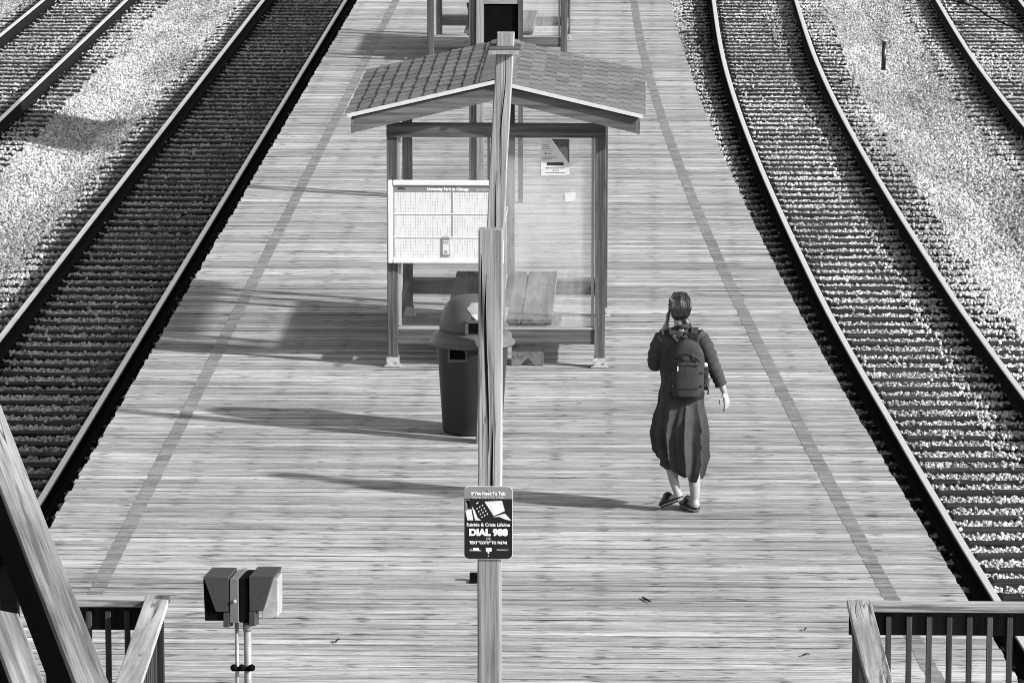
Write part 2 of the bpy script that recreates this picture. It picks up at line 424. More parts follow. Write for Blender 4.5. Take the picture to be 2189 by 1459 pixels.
# ------------------------------------------------------------------ tracks
rail_sec = [(-.07, 0), (.07, 0), (.07, .014), (.014, .032), (.014, .135), (.036, .15), (.036, .17), (.028, .18), (-.028, .18), (-.036, .17), (-.036, .15), (-.014, .135), (-.014, .032), (-.07, .014)]
tie_parts_meshes = []
for q in range(5):
    b = MB()
    hx, hy, hz = 1.30, .112, .09; rr = random.Random(q)
    n = 7; top = []
    rs = []
    for i in range(n):
        x = -hx + 2 * hx * i / (n - 1); j = lambda s: rr.uniform(-s, s)
        rs.append([(x, -hy + j(.006), -hz), (x, hy + j(.006), -hz), (x, hy - .01 + j(.008), hz + j(.006)), (x, -hy + .01 + j(.008), hz + j(.006))])
    b.rings(rs); tie_parts_meshes.append(b.mesh('tie', [M['tie']]))
TIES = []       # (cx, cy, angle) for the stones
def track(cf, y0, y1, label, name='railway_track', step=.52):
    t = empty(name, (cf(y0), y0, RAIL_TOP - .18), label=label, cat='railway track', group='railway tracks beside the platform')
    base = Vector(t.location)
    yy = np.arange(y0, y1 + .01, 1.0)
    for s in (-1, 1):
        rs = []
        for y in yy:
            tx = (cf(y + .5) - cf(y - .5)); nrm = Vector((1, -tx, 0)).normalized()
            c = Vector((cf(y), y, RAIL_TOP - .18)) + nrm * s * .753 - base
            rs.append([c + nrm * px + Vector((0, 0, pz)) for px, pz in rail_sec])
        b = MB(); b.rings(rs)
        k = len(rail_sec)
        for i in range(len(yy) - 1):
            for e in (6, 7, 8): b.m[i * k + e] = 1
        b.build('rail', [M['rust'], M['railtop']], t)
    pl = MB(); y = y0 + .2; i = 0
    while y < y1:
        tx = (cf(y + .5) - cf(y - .5)); a = -math.atan(tx) * .5
        yj = y + random.uniform(-.035, .035); aj = a + random.uniform(-.008, .008)
        o = link('tie', random.choice(tie_parts_meshes), None, t)
        cx = cf(yj) + random.uniform(-.05, .05)
        o.location = Vector((cx, yj, TIE_TOP - .09 + random.uniform(-.008, .006))) - base; o.rotation_euler = (random.uniform(-.01, .01), 0, aj)
        TIES.append((cx, yj, aj))
        for s in (-1, 1):
            c = Vector((cf(yj) + s * .753, yj, TIE_TOP + .004)) - base
            pl.box(c, (.34, .19, .02))
            for sx in (-1, 1): pl.box(c + Vector((sx * .1, .05 * sx, .018)), (.03, .03, .03))
        y += step; i += 1
    pl.build('tie_plate', M['rust'], t, kind='stuff')
    return t
track(lambda y: C0, 50, 104, 'straight far left track with pale gravel around its rails')
track(lambda y: C1, 30, 104, 'straight track in shade running beside the left platform edge')
track(cR, 30, 104, 'curving track in bright gravel beside the right platform edge')
track(cR2, 52, 104, 'dark track at the far right top corner beyond the short black post')

# ------------------------------------------------------------------ ballast stones (nobody could count them)
def stone_proto(seed):
    bm = bmesh.new(); bmesh.ops.create_icosphere(bm, subdivisions=1, radius=1)
    r_ = random.Random(seed)
    for v in bm.verts: v.co = Vector((v.co.x * r_.uniform(.75, 1.2), v.co.y * r_.uniform(.7, 1.1), v.co.z * r_.uniform(.5, .85)))
    me = bpy.data.meshes.new('stone'); bm.to_mesh(me); bm.free(); me.materials.append(M['stone'])
    return bpy.data.objects.new('stone', me)
stone_col = bpy.data.collections.new('stone_shapes')
for q in range(6): stone_col.objects.link(stone_proto(q))

def scatter(x0, x1, y0, y1, dens):
    n = int((x1 - x0) * (y1 - y0) * dens)
    P = np.empty((n, 3)); P[:, 0] = rng.uniform(x0, x1, n); P[:, 1] = rng.uniform(y0, y1, n); P[:, 2] = -1.5
    px, py = proj_np(P)
    P = P[(px > -560) & (px < 2749) & (py > -130) & (py < 1600)]
    er = np.interp(P[:, 1], _ys, [edge_r(y) for y in _ys])
    P = P[(P[:, 0] < EDGE_L + .35) | (P[:, 0] > er - .35)]
    c2 = np.interp(P[:, 1], _ys, _c)
    keep = np.ones(len(P), bool); ontie = np.zeros(len(P), bool)
    for cc in (np.full(len(P), C0), np.full(len(P), C1), c2, c2 + 4.08):
        for s in (-1, 1): keep &= np.abs(P[:, 0] - cc - s * .753) > .055
    T = np.array(TIES)
    order = np.argsort(P[:, 1]); P = P[order]; keep = keep[order]
    for cx, cy, a in TIES:
        i0, i1 = np.searchsorted(P[:, 1], (cy - .16, cy + .16)); Q = P[i0:i1]
        dy = np.abs(Q[:, 1] - cy - (Q[:, 0] - cx) * math.tan(a)); dx = np.abs(Q[:, 0] - cx)
        ontie[i0:i1] |= (dy < .128) & (dx < 1.30)
    base = np.array([0.0] * len(P))
    z = np.empty(len(P))
    dmin = np.min([np.abs(P[:, 0] - q) for q in (np.full(len(P), C0), np.full(len(P), C1), np.interp(P[:, 1], _ys, _c), np.interp(P[:, 1], _ys, _c) + 4.08)], axis=0)
    z = -1.515 - np.minimum(.20, np.maximum(0, dmin - 1.25) * .17)
    bury = rng.random(len(P))
    # gravel drifts over tie ends and, patchily, over whole ties of the outer tracks
    drift = np.array([mnoise.noise(Vector((x * .55, y * .16, 3.3))) for x, y in P[:, :2]])
    outer = (P[:, 0] < -8.2) | (P[:, 0] > er_at(P[:, 1]) + 2.0)
    p_on = np.where(outer, np.clip(.06 + drift * .8, .02, .5), .012)
    p_on = np.where((dmin > 1.02), np.maximum(p_on, np.clip(.25 + drift * 1.4, .04, .9)), p_on)
    keep &= ~(ontie & (rng.random(len(P)) > p_on))
    P[:, 2] = np.where(ontie, TIE_TOP + .012, z + rng.uniform(-.004, .021, len(P)))
    return P[keep]
def er_at(y): return np.interp(y, _ys, [edge_r(q) for q in _ys])
def proj_np(P):
    v = P - _C; zc = v @ _f
    return 1094.5 + F * (v @ _r) / zc, 729.5 - F * (v @ _u) / zc
pts = np.vstack([scatter(-13.6, EDGE_L + .4, 32, 96, 1150), scatter(.1, 11.2, 32, 96, 1150)])
print('stones', len(pts))
me = bpy.data.meshes.new('gravel'); me.from_pydata(pts.tolist(), [], [])
grav = link('gravel', me, kind='stuff', label='loose pale crushed stone between and beside the tracks')
gn = bpy.data.node_groups.new('scatter_stones', 'GeometryNodeTree')
gn.interface.new_socket('Geometry', in_out='INPUT', socket_type='NodeSocketGeometry')
gn.interface.new_socket('Geometry', in_out='OUTPUT', socket_type='NodeSocketGeometry')
N = gn.nodes; Lk = gn.links.new
gi = N.new('NodeGroupInput'); go = N.new('NodeGroupOutput'); ip = N.new('GeometryNodeInstanceOnPoints')
ci = N.new('GeometryNodeCollectionInfo'); ci.inputs['Collection'].default_value = stone_col
ci.inputs['Separate Children'].default_value = True; ci.inputs['Reset Children'].default_value = True
rv = N.new('FunctionNodeRandomValue'); rv.data_type = 'FLOAT_VECTOR'; rv.inputs[0].default_value = (-3, -3, -3); rv.inputs[1].default_value = (3, 3, 3)
rs_ = N.new('FunctionNodeRandomValue'); rs_.data_type = 'FLOAT'; rs_.inputs[2].default_value = .013; rs_.inputs[3].default_value = .030
ip.inputs['Pick Instance'].default_value = True
Lk(gi.outputs[0], ip.inputs['Points']); Lk(ci.outputs[0], ip.inputs['Instance'])
Lk(rv.outputs[0], ip.inputs['Rotation']); Lk(rs_.outputs[1], ip.inputs['Scale']); Lk(ip.outputs[0], go.inputs[0])
grav.modifiers.new('stones', 'NODES').node_group = gn

# ------------------------------------------------------------------ platform
plat = empty('platform', (0, 0, 0), kind='structure', label='long wooden station platform of grey cross boards narrowing into the distance')
PITCH_B = .1483; GAP = .0105
BZ = []; Y = 17.0; first = None; nb = 0; stuffb = MB()
def board(Y, mb=None):
    y0, y1 = Y + GAP / 2, Y + PITCH_B - GAP / 2
    xl0 = EDGE_L + random.uniform(-.012, .012); jr = random.uniform(-.007, .007); xr = edge_r(y0) + jr; xr1 = edge_r(y1) + jr
    z = random.uniform(-.0025, .0015); t1 = random.uniform(-.002, .002); t2 = random.uniform(-.002, .002)
    P = [(xl0, y0, -.04), (xr, y0, -.04), (xr1, y1, -.04), (xl0, y1, -.04), (xl0, y0, z - t1), (xr, y0, z - t2), (xr1, y1, z + t2), (xl0, y1, z + t1)]
    BZ.append((z, t1, t2)); b = mb or MB(); b.add(P, [(3, 2, 1, 0), (4, 5, 6, 7), (0, 1, 5, 4), (1, 2, 6, 5), (2, 3, 7, 6), (3, 0, 4, 7)])
    return b
while Y < 96:
    if 29.6 < Y < 73.2 and nb < 299:
        me = board(Y); me = me.mesh('board', [M['deck']]); link('board', me, None, plat); nb += 1
    else: board(Y, stuffb)
    Y += PITCH_B
stuffb.build('board', M['deck'], plat, kind='stuff')
# painted safety lines
for f_ in (lambda y: LINE_L, line_r):
    b = MB(); y = 24.0; h0 = .0018
    while y < 95:
        n = y + PITCH_B
        yb = 17.0 + round((y - 17.0) / PITCH_B) * PITCH_B
        a0, a1 = yb + GAP / 2 + .001, yb + PITCH_B - GAP / 2 - .001
        j = random.uniform(-.004, .004); hw = .055
        if not (f_ is line_r and a0 < 29.0) or True:
            bi = BZ[int(round((yb - 17.0) / PITCH_B))]
            def zt_(x, back):
                u_ = (x - EDGE_L) / (edge_r(yb) - EDGE_L); t_ = bi[1] * (1 - u_) + bi[2] * u_; return bi[0] + (t_ if back else -t_) * .97 + h0
            q4 = [(f_(a0) - hw + j, a0, 0), (f_(a0) + hw + j, a0, 0), (f_(a1) + hw + j, a1, 1), (f_(a1) - hw + j, a1, 1)]
            b.add([(x_, y_, zt_(x_, k_)) for x_, y_, k_ in q4], [(0, 1, 2, 3)])
        y = n
    b.build('painted_line', M['paint'], plat)
# joists, skirts and legs under the boards
b = MB()
for x in np.arange(-4.2, 2.4, .405):
    yend = 95
    for yy in np.arange(17, 95, 1.0):
        if x < edge_r(yy) - .1: b.ext((x - .022, yy, -.23), (x + .022, yy + 1.0, -.041))
b.build('joist', M['dark'], plat, kind='stuff')
b = MB()
b.ext((EDGE_L + .08, 17, -1.75), (EDGE_L + .12, 95, -.042))
for yy in np.arange(17, 95, 1.0):
    b.prism([(edge_r(yy) - .12, yy, -1.75), (edge_r(yy) - .08, yy, -1.75), (edge_r(yy) - .08, yy, -.042), (edge_r(yy) - .12, yy, -.042)], (edge_r(yy + 1) - edge_r(yy), 1.0, 0))
b.build('edge_skirt', M['dark'], plat)

# ------------------------------------------------------------------ shelter
def make_shelter():
    s = empty('waiting_shelter', cat='shelter', group='wooden waiting shelters on the platform')
    W_, D_ = .919, 2.63
    def post(x, y, h=2.10):
        p = MB().ext((x - .046, y - .046, .015), (x + .046, y + .046, h)).build('post', M['stain'], s, bevel=.004)
        b = MB().ext((x - .075, y - .06, 0), (x + .075, y + .06, .008)).ext((x - .055, y - .052, .008), (x + .055, y - .047, .085)).ext((x - .055, y + .047, .008), (x + .055, y + .052, .085))
        for sx in (-.04, .04): b.ext((x + sx - .008, y - .06, .03), (x + sx + .008, y - .052, .046))
        b.build('base_bracket', M['galv'], p)
    for x in (-W_, W_):
        post(x, 0); post(x, D_)
    post(0, 0); post(.045, D_)
    for y in (0, D_):
        MB().ext((-W_ - .046, y - .068, 2.055), (W_ + .046, y - .048, 2.185)).build('top_beam', M['stain_x'], s)
        MB().ext((-W_ + .048, y - .030, .205), (W_ - .048, y + .020, .335)).build('bottom_rail', M['stain_x'], s)
        MB().ext((-W_ + .05, y - .034, .337), (W_ - .05, y + .026, .360)).build('sill', M['trimwood_x'], s)
    for x in (-W_, W_):
        MB().ext((x - .05, -.16, 2.19), (x + .05, D_ + .1, 2.28)).build('top_plate', M['stain_y'], s)
        MB().ext((x - .02, .05, .205), (x + .02, D_ - .05, .335)).build('side_rail', M['stain_y'], s)
    # panes with their trim
    for y, k in ((0, 0), (D_, 1)):
        for (xa, xb) in ((-W_ + .05, -.05), (.05 if y == 0 else .095, W_ - .05)):
            milky = (k == 0 and xa > 0)
            pn = MB().ext((xa, y - .004, .362), (xb, y + .004, 2.05)).build('pane', M['pane_milky'] if milky else M['pane'], s)
            if k == 0:
                for x0, x1 in ((xa, xa + .03), (xb - .03, xb)):
                    MB().ext((x0 + .002, y - .030, .364), (x1 - .002, y - .006, 2.05)).build('trim_strip', M['trimwood'], pn)
    for x in (-W_, W_):
        MB().ext((x - .003, .06, .34), (x + .003, D_ - .06, 2.1)).build('side_pane', M['pane'], s)
    # middle partition: framed dark panel
    MB().ext((-.012, .06, .40), (.012, D_ - .06, 1.0)).build('partition_panel', M['dark'], s)
    for z0, z1 in ((.36, .40), (1.0, 1.05)): MB().ext((-.025, .05, z0), (.025, D_ - .05, z1)).build('partition_rail', M['trimwood'], s)
    for y0 in (.52, 1.3, 2.1): MB().ext((.0125, y0, .40), (.03, y0 + .05, 1.0)).build('partition_batten', M['trimwood'], s)
    # rafters
    rise, run = .297, 1.275
    def slope_board(y0, y1, hgt, off, name, mat, x_in=0.0, x_out=run):
        for sx in (-1, 1):
            z = lambda x: 2.58 - rise * x / run + off
            MB().prism([(sx * x_in, y0, z(x_in)), (sx * x_out, y0, z(x_out)), (sx * x_out, y0, z(x_out) - hgt), (sx * x_in, y0, z(x_in) - hgt)], (0, y1 - y0, 0)).build(name, mat, s)
    for y0 in (-.26, .62, 1.5, 2.3, 2.86): slope_board(y0, y0 + .04, .135, -.035, 'rafter', M['stain_x'], .003, 1.238)
    MB().ext((-.02, -.255, 2.36), (.02, 2.85, 2.525)).build('ridge_beam', M['stain_y'], s)
    for sx in (-1, 1):
        MB().ext((sx * 1.240, -.26, 2.115), (sx * 1.266, 2.90, 2.24)).build('eave_board', M['stain_y'], s)
    slope_board(-.29, 2.93, .022, 0, 'roof_deck', M['dark'], 0, 1.278)
    slope_board(-.302, -.291, .034, .013, 'drip_edge', M['white'], 0, 1.292)
    for sx in (-1, 1): MB().ext((sx * 1.279, -.29, 2.262), (sx * 1.288, 2.93, 2.29)).build('drip_edge', M['white'], s)
    # shingles: 11 courses a side, 10 tabs each
    ang = math.atan(rise / run); L = math.hypot(rise, run); ex = .1175; n_c = 11
    for sx in (-1, 1):
        shapes = []
        for q in range(4):
            r_ = random.Random(q + 10); wd = .292
            b = MB(); d = lambda a: r_.uniform(-a, a)
            # local: u down-slope, v along ridge
            P = [(0, 0, 0), (.150, 0, .010), (.150 + d(.006), wd, .008 + d(.003)), (0, wd, 0), (0, 0, .006), (.150 + d(.006), .003, .019 + d(.004)), (.150 + d(.006), wd - .003, .017 + d(.004)), (0, wd, .006)]
            b.add([(sx * p[0], p[1], p[2]) for p in P], [(3, 2, 1, 0), (4, 5, 6, 7), (0, 1, 5, 4), (1, 2, 6, 5), (2, 3, 7, 6), (3, 0, 4, 7)])
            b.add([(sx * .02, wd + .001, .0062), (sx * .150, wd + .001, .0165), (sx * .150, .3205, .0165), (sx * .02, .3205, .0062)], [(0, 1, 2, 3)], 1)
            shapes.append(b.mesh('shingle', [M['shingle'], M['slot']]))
        for c in range(n_c):
            u = .02 + c * ex
            for t in range(11):
                y = -.295 + (t - (.5 if c % 2 else 0)) * .322 + (.0)
                if y + .316 > 3.1: continue
                if y < -.30:
                    if t: continue
                x = sx * u * math.cos(ang); z = 2.583 + .003 - u * math.sin(ang)
                o = link('shingle', random.choice(shapes), None, s, (x, max(y, -.30), z))
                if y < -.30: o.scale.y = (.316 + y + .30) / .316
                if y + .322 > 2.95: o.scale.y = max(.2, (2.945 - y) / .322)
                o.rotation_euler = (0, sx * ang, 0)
    b = MB()
    for t in range(10):
        y = -.30 + t * .324
        for sx in (-1, 1):
            q = [(0, y, 2.603), (sx * .135, y, 2.603 - .135 * math.tan(ang)), (sx * .135, y + .322, 2.597 - .135 * math.tan(ang)), (0, y + .322, 2.597)]
            MB().prism(q, (0, 0, .009)).build('ridge_shingle', M['shingle'], s)
    return s
O1 = at(1061, 783, 0); O2 = at(1063, 132, 0)
sh1 = make_shelter(); sh1.location = (O1[0], O1[1], .004)
tag(sh1, label='nearer wooden shelter with a full shingled gable roof above the timetable')
sh2 = copy_tree(sh1); sh2.location = (O2[0], O2[1], .004)
tag(sh2, label='farther wooden shelter cut off by the top of the photo behind the first roof')

def make_bench(D=2.62):
    b = empty('bench', cat='bench', group='plank benches inside the shelters')
    for sx in (-1, 1):
        for x0, x1 in ((.075, .190), (.206, .475)):
            MB().ext((sx * x0, -.02, .385), (sx * x1, D, .425)).build('seat_plank', M['bench'], b, bevel=.004)
        for y in (.0, D / 2, D - .06):
            k = MB(); xa, xb = .115 * sx, .40 * sx; xm = (xa + xb) / 2
            k.prism([(xa, y + .03, 0), (xm - .07, y + .03, 0), (xm, y + .03, .075), (xm + .07, y + .03, 0), (xb, y + .03, 0), (xb, y + .03, .34), (xa, y + .03, .34)] if sx > 0 else
                    [(xb, y + .03, 0), (xm - .07, y + .03, 0), (xm, y + .03, .075), (xm + .07, y + .03, 0), (xa, y + .03, 0), (xa, y + .03, .34), (xb, y + .03, .34)], (0, .038, 0))
            k.build('support', M['bench'], b)
            MB().ext((sx * .09, y + .03, .342), (sx * .435, y + .07, .384)).build('cross_piece', M['bench'], b)
    return b
bn = make_bench(); bn.location = (O1[0] + .02, O1[1] + .0, .004); tag(bn, label='worn plank bench inside the nearer shelter behind the rubbish bin')
bn2 = copy_tree(bn); bn2.location = (O2[0] + .02, O2[1], .004); tag(bn2, label='plank bench in the farther shelter showing beside the black panel')

# ------------------------------------------------------------------ poster and sticker on the right pane
Yp = O1[1] - .006
def at_plane(px, py, Yq): return Vector(atY(px, py, Yq))
pst = empty('poster', at_plane(1186, 336, Yp - .0), label='curled pale poster taped high on the right shelter pane', cat='poster')
po = Vector(pst.location)
q = lambda px, py, dy=0: at_plane(px, py, Yp) - po + Vector((0, dy, 0))
MB().prism([q(1156, 376), q(1218, 373), q(1216, 350), q(1176, 298), q(1158, 303)], (0, -.0012, 0)).build('sheet', M['paper'], pst)
MB().prism([q(1179, 297), q(1217, 297), q(1217, 348), q(1216, 348)], (0, -.0008, 0)).build('backing', plain('poster_dark_photo', .07, .6, .5, 60), pst)
MB().prism([q(1190, 314), q(1213, 314), q(1214, 344)], (0, -.0014, 0)).build('picture', M['signgrey'], pst)
pr = MB()
def bar(px0, py0, px1, py1, d=.0016): pr.prism([q(px0, py1), q(px1, py1), q(px1, py0), q(px0, py0)], (0, -d, 0))
bar(1169, 347, 1205, 354)
for i in range(8): bar(1166 + i * 5.2, 358, 1169 + i * 5.2, 360.5)
for i in range(3): bar(1181 + i * 5, 363, 1184 + i * 5, 365)
bar(1165, 368.5, 1208, 369.6); bar(1160, 335.5, 1190, 337); bar(1160, 339.5, 1180, 340.5)
bar(1165, 326, 1168, 330); bar(1171, 328, 1178, 329)
for i in range(4): bar(1160, 309 + i * 4, 1172 + i * 3, 309.8 + i * 4)
pr.build('print', M['ink'], pst)
stk = MB(); so = at_plane(1220, 421, Yp)
q2 = lambda px, py: at_plane(px, py, Yp) - so
stk.prism([q2(1209, 431), q2(1230, 429), q2(1231, 411), q2(1207, 412)], (0, -.001, 0))
stk.build('sticker', M['paper'], loc=so, label='small crumpled white sticker low on the right shelter pane', cat='sticker')

# ------------------------------------------------------------------ timetable
Yt = O1[1] - .085
a = at_plane(829, 562, Yt); c_ = at_plane(1077, 386, Yt)
x0, z0, x1, z1 = a.x, a.z, c_.x, c_.z
tt = empty('timetable_board', ((x0 + x1) / 2, Yt, z0), label='large white framed timetable mounted on the left front of the shelter', cat='timetable')
Wt, Ht = x1 - x0, z1 - z0; hw = Wt / 2
def fr(xa, za, xb, zb, name='frame', mat=None, y0=-.03, y1=.03, par=tt): return MB().ext((xa, y0, za), (xb, y1, zb)).build(name, mat or M['alu'], par, bevel=.008 if name == 'frame' else 0)
fr(-hw, 0, -hw + .045, Ht); fr(hw - .045, 0, hw, Ht); fr(-hw + .046, 0, hw - .046, .045); fr(-hw + .046, Ht - .045, hw - .046, Ht)
pan = fr(-hw + .04, .04, hw - .04, Ht - .04, 'panel', M['timetable'], -.008, .004)
iw = hw - .05; top = Ht - .048
fr(-iw, top - .052, iw, top, 'header', M['signgrey'], -.0125, -.0085)
hz = top - .04
t_ = text_mesh('University Park to Chicago', .034, .0011); t_.materials.append(M['signwhite']); link('header_text', t_, None, tt, (0.02, -.014, hz))
t_ = text_mesh('Effective weekdays and weekends', .012, .0); t_.materials.append(M['signwhite']); link('header_text', t_, None, tt, (.35, -.014, hz + .002))
MB().prism([(-iw + .04, -.0126, hz + .008), (-iw + .115, -.0126, hz + .008), (-iw + .10, -.0126, hz + .024), (-iw + .045, -.0126, hz + .026)], (0, -.0015, 0)).build('logo', M['ink'], tt)
for zz in (top - .052 - .205, top - .052 - .415):
    fr(-iw, zz, iw, zz + .003, 'divider', M['sticker'], -.0115, -.0085)
    fr(-iw, zz + .006, iw, zz + .012, 'divider', M['signwhite'], -.0112, -.0085)
fr(.055, top - .052 - .405, .065, top - .056, 'column_rule', M['sticker'], -.0105, -.0085)
fr(-iw, .055, -iw + .012, top - .058, 'column_rule', M['sticker'], -.0105, -.0085)
# small notice in the bottom row
nx0 = at_plane(945, 548, Yt).x - tt.location.x; nx1 = at_plane(961, 506, Yt).x - tt.location.x
nz0 = at_plane(945, 548, Yt).z - z0; nz1 = at_plane(961, 506, Yt).z - z0
nt_ = fr(nx0, nz0, nx1, nz1, 'notice', M['signgrey'], -.016, -.0088)
fr(nx0 + .006, nz0 + .02, nx1 - .006, nz1 - .068, 'notice_sheet', M['paper'], -.018, -.0162, nt_)
fr(nx0 + .006, nz1 - .062, nx1 - .006, nz1 - .032, 'notice_sheet', M['paper'], -.018, -.0162, nt_)
for zz in (nz0 + .034, nz0 + .048): fr(nx0 + .016, zz, nx1 - .018, zz + .006, 'notice_line', M['ink'], -.0195, -.0182, nt_)
for i in range(3): fr(nx0 + .012 + i * .016, nz1 - .052, nx0 + .021 + i * .016, nz1 - .042, 'notice_line', M['ink'], -.0195, -.0182, nt_)

# ------------------------------------------------------------------ leaning tall post
bp = Vector(at(1035, 945, 0)); Yq = bp.y
tp = Vector(atY(1081, 70, Yq)); 
lean = empty('wooden_post', (bp.x, bp.y, 0), label='tall leaning cracked wooden post with a small cap collar in front of the shelter', cat='post')
def post_mesh(a, b, w_, n=10, jit=.003, seed=0):
    r_ = random.Random(seed); rs = []
    for i in range(n):
        t = i / (n - 1); c = a.lerp(b, t); h = w_ / 2; c = c + Vector((r_.uniform(-jit, jit), r_.uniform(-jit, jit), 0))
        e = .008
        rs.append([c + Vector(p) for p in ((-h + e, -h, 0), (h - e, -h, 0), (h, -h + e, 0), (h, h - e, 0), (h - e, h, 0), (-h + e, h, 0), (-h, h - e, 0), (-h, -h + e, 0))])
    return MB().rings(rs)
topl = tp - bp; topl.y = 0
post_mesh(Vector((0, 0, 0)), topl, .140).build('timber', M['post'], lean)
cz = Vector(atY(1078, 104, Yq)).z; cx = topl.x * cz / topl.z
b = MB().ext((cx - .125, -.10, cz - .02), (cx + .125, -.071, cz + .03)).ext((cx - .125, .071, cz - .02), (cx + .125, .10, cz + .03))
for sx in (-1, 1): b.ext((cx + sx * .072, -.070, cz - .02), (cx + sx * .10, .070, cz + .01))
b.build('collar', M['stain_x'], lean)
# ledge under the collar, front
MB().ext((cx - .125, -.16, cz - .028), (cx + .125, -.102, cz - .004)).build('collar_board', M['post'], lean)
# split down the timber: a recessed dark crack strip
def crack(parent, pts, wd, name='crack', y=-.0705):
    b = MB(); L_ = []; R_ = []
    for i, (x, z) in enumerate(pts):
        h = wd * math.sin(math.pi * (i + .3) / len(pts)) * .5
        L_.append((x - h, y, z)); R_.append((x + h, y, z))
    n = len(pts); b.add(L_ + R_, [(i, i + 1, n + i + 1, n + i) for i in range(n - 1)])
    b.build(name, M['black'], parent)
def lx(z): return topl.x * z / topl.z
crack(lean, [(lx(z) + .008 * math.sin(z * 9) + .012, z) for z in np.linspace(2.1, 3.25, 18)], .009, y=-.0745)
crack(lean, [(lx(z) - .006 + .008 * math.sin(z * 8), z) for z in np.linspace(1.45, 2.25, 14)], .010, y=-.0745)

# ------------------------------------------------------------------ front post with the sign
fp = Vector(at(1046, 1618, 0)); Yf = fp.y
ft = Vector(atY(1049, 489, Yf))
front = empty('wooden_post', (fp.x, fp.y, 0), label='shorter thick square wooden post carrying the black lifeline sign', cat='post')
ftl = ft - fp; ftl.y = 0
wf = 50 / 350.0
post_mesh(Vector((0, 0, 0)), ftl, wf, 10, .002, 3).build('timber', M['post'], front)
crack(front, [(-.012 + .012 * math.sin(z * 4) + (z - 2) * .006, z) for z in np.linspace(1.9, 3.0, 16)], .016, y=-wf / 2 - .003)
crack(front, [(.022 + .008 * math.sin(z * 3.3), z) for z in np.linspace(1.42, 2.1, 10)], .012, y=-wf / 2 - .003)
crack(front, [(-.04 + .004 * math.sin(z * 3.3), z) for z in np.linspace(2.6, 3.12, 7)], .010, y=-wf / 2 - .003)
Ys = Yf - wf / 2 - .012
sa = at_plane(992, 1194, Ys); sb = at_plane(1096, 1039, Ys)
sw, shh = sb.x - sa.x, sb.z - sa.z
sg = empty('lifeline_sign', ((sa.x + sb.x) / 2, Ys, sa.z), label='black rounded crisis lifeline sign with white letters on the front post', cat='sign')
def rrect(w_, z0, z1, r, n=6, bot=True, topr=True):
    P = []
    def arc(cx, cz, a0):
        for i in range(n + 1):
            t = a0 + math.pi / 2 * i / n; P.append((cx + r * math.cos(t), 0, cz + r * math.sin(t)))
    if bot: arc(-w_ / 2 + r, z0 + r, math.pi); arc(w_ / 2 - r, z0 + r, 1.5 * math.pi)
    else: P.extend([(-w_ / 2, 0, z0), (w_ / 2, 0, z0)])
    if topr: arc(w_ / 2 - r, z1 - r, 0); arc(-w_ / 2 + r, z1 - r, .5 * math.pi)
    else: P.extend([(w_ / 2, 0, z1), (-w_ / 2, 0, z1)])
    return P
Rr = .032
MB().prism(rrect(sw, 0, shh, Rr), (0, .003, 0)).build('plate', M['alu'], sg)
e = .003
def onplate(poly, name, mat, y): return MB().prism([(p[0], y, p[2] if len(p) > 2 else p[1]) for p in poly], (0, .0012, 0)).build(name, mat, sg)
P = rrect(sw - 2 * e, e, shh * .828, Rr - e, topr=False); onplate(P, 'lower_field', M['signblack'], -.0015)
P = rrect(sw - 2 * e, shh * .829, shh - e, Rr - e, bot=False); onplate(P, 'upper_field', M['signgrey'], -.0015)
Z = lambda f: shh * (1 - f); Xf = lambda f: sw * (f - .5)
# measured on the photo: x 0..1 across the plate, y 0..1 down it
def poly(pp, mat, name='picture', y=-.0028): return onplate([(Xf(x), 0, Z(yv)) for x, yv in pp], name, mat, y)
skinp = plain('sign_photo_light', .52, .5, .12, 90)
poly([(.03, .19), (.10, .19), (.10, .32), (.03, .33)], M['signgrey'])
poly([(.0 + .03, .335), (.15, .31), (.19, .465), (.07, .465)], skinp)
poly([(.16, .27), (.22, .33), (.28, .43), (.35, .465), (.23, .465), (.19, .36)], skinp)
poly([(.10, .205), (.11, .19), (.02, .185), (.07, .24), (.075, .31), (.10, .30)], skinp)
poly([(.42, .21), (.78, .195), (.84, .335), (.61, .405), (.50, .29)], skinp)
poly([(.55, .245), (.70, .235), (.82, .34), (.63, .395)], M['signwhite'], y=-.0036)
poly([(.60, .42), (.84, .37), (.97, .465), (.86, .455), (.72, .415)], skinp)
for r_i, (bx, by) in enumerate(((.27, .305), (.305, .345), (.335, .38), (.37, .42))):
    for c_i in range(3):
        x_, y_ = bx + c_i * .055, by - c_i * .022
        poly([(x_ - .013, y_), (x_, y_ - .010), (x_ + .014, y_), (x_, y_ + .011)], M['signwhite'], 'phone_key')
poly([(.25, .235), (.29, .215), (.30, .222), (.26, .243)], M['signwhite'])
def put(body, size, x, yb, bold, name, mat=None, width=1.0, fit=None):
    m_ = text_mesh(body, size, bold, width=1.0)
    if fit:
        xs_ = [v.co.x for v in m_.vertices]; cur = max(xs_) - min(xs_); m_.transform(Matrix.Diagonal((fit * sw / cur, 1, 1, 1)))
    m_.materials.append(mat or M['signwhite']); return link(name, m_, None, sg, (Xf(x), -.0032, Z(yb)))
grt = plain('sign_light_grey', .42, .5, .03)
put('If You Need To Talk', .026, .5, .118, .0008, 'lettering', M['signwhite'], fit=.70)
put("We're Here To Listen.", .022, .5, .168, .0002, 'lettering', grt, fit=.70)
put('Suicide & Crisis Lifeline', .027, .5, .545, .0003, 'lettering', fit=.89)
put('DIAL 988', .056, .5, .672, .0030, 'lettering', fit=.79)
put('OR', .022, .5, .735, .0002, 'lettering', grt, fit=.10)
put('TEXT "COTU" TO 741741', .024, .5, .79, .0006, 'lettering', fit=.77)
poly([(.11, .885), (.14, .845), (.305, .845), (.30, .872), (.36, .885)], M['signwhite'], 'logo')
put('M', .018, .16, .875, .002, 'logo', M['signblack'])
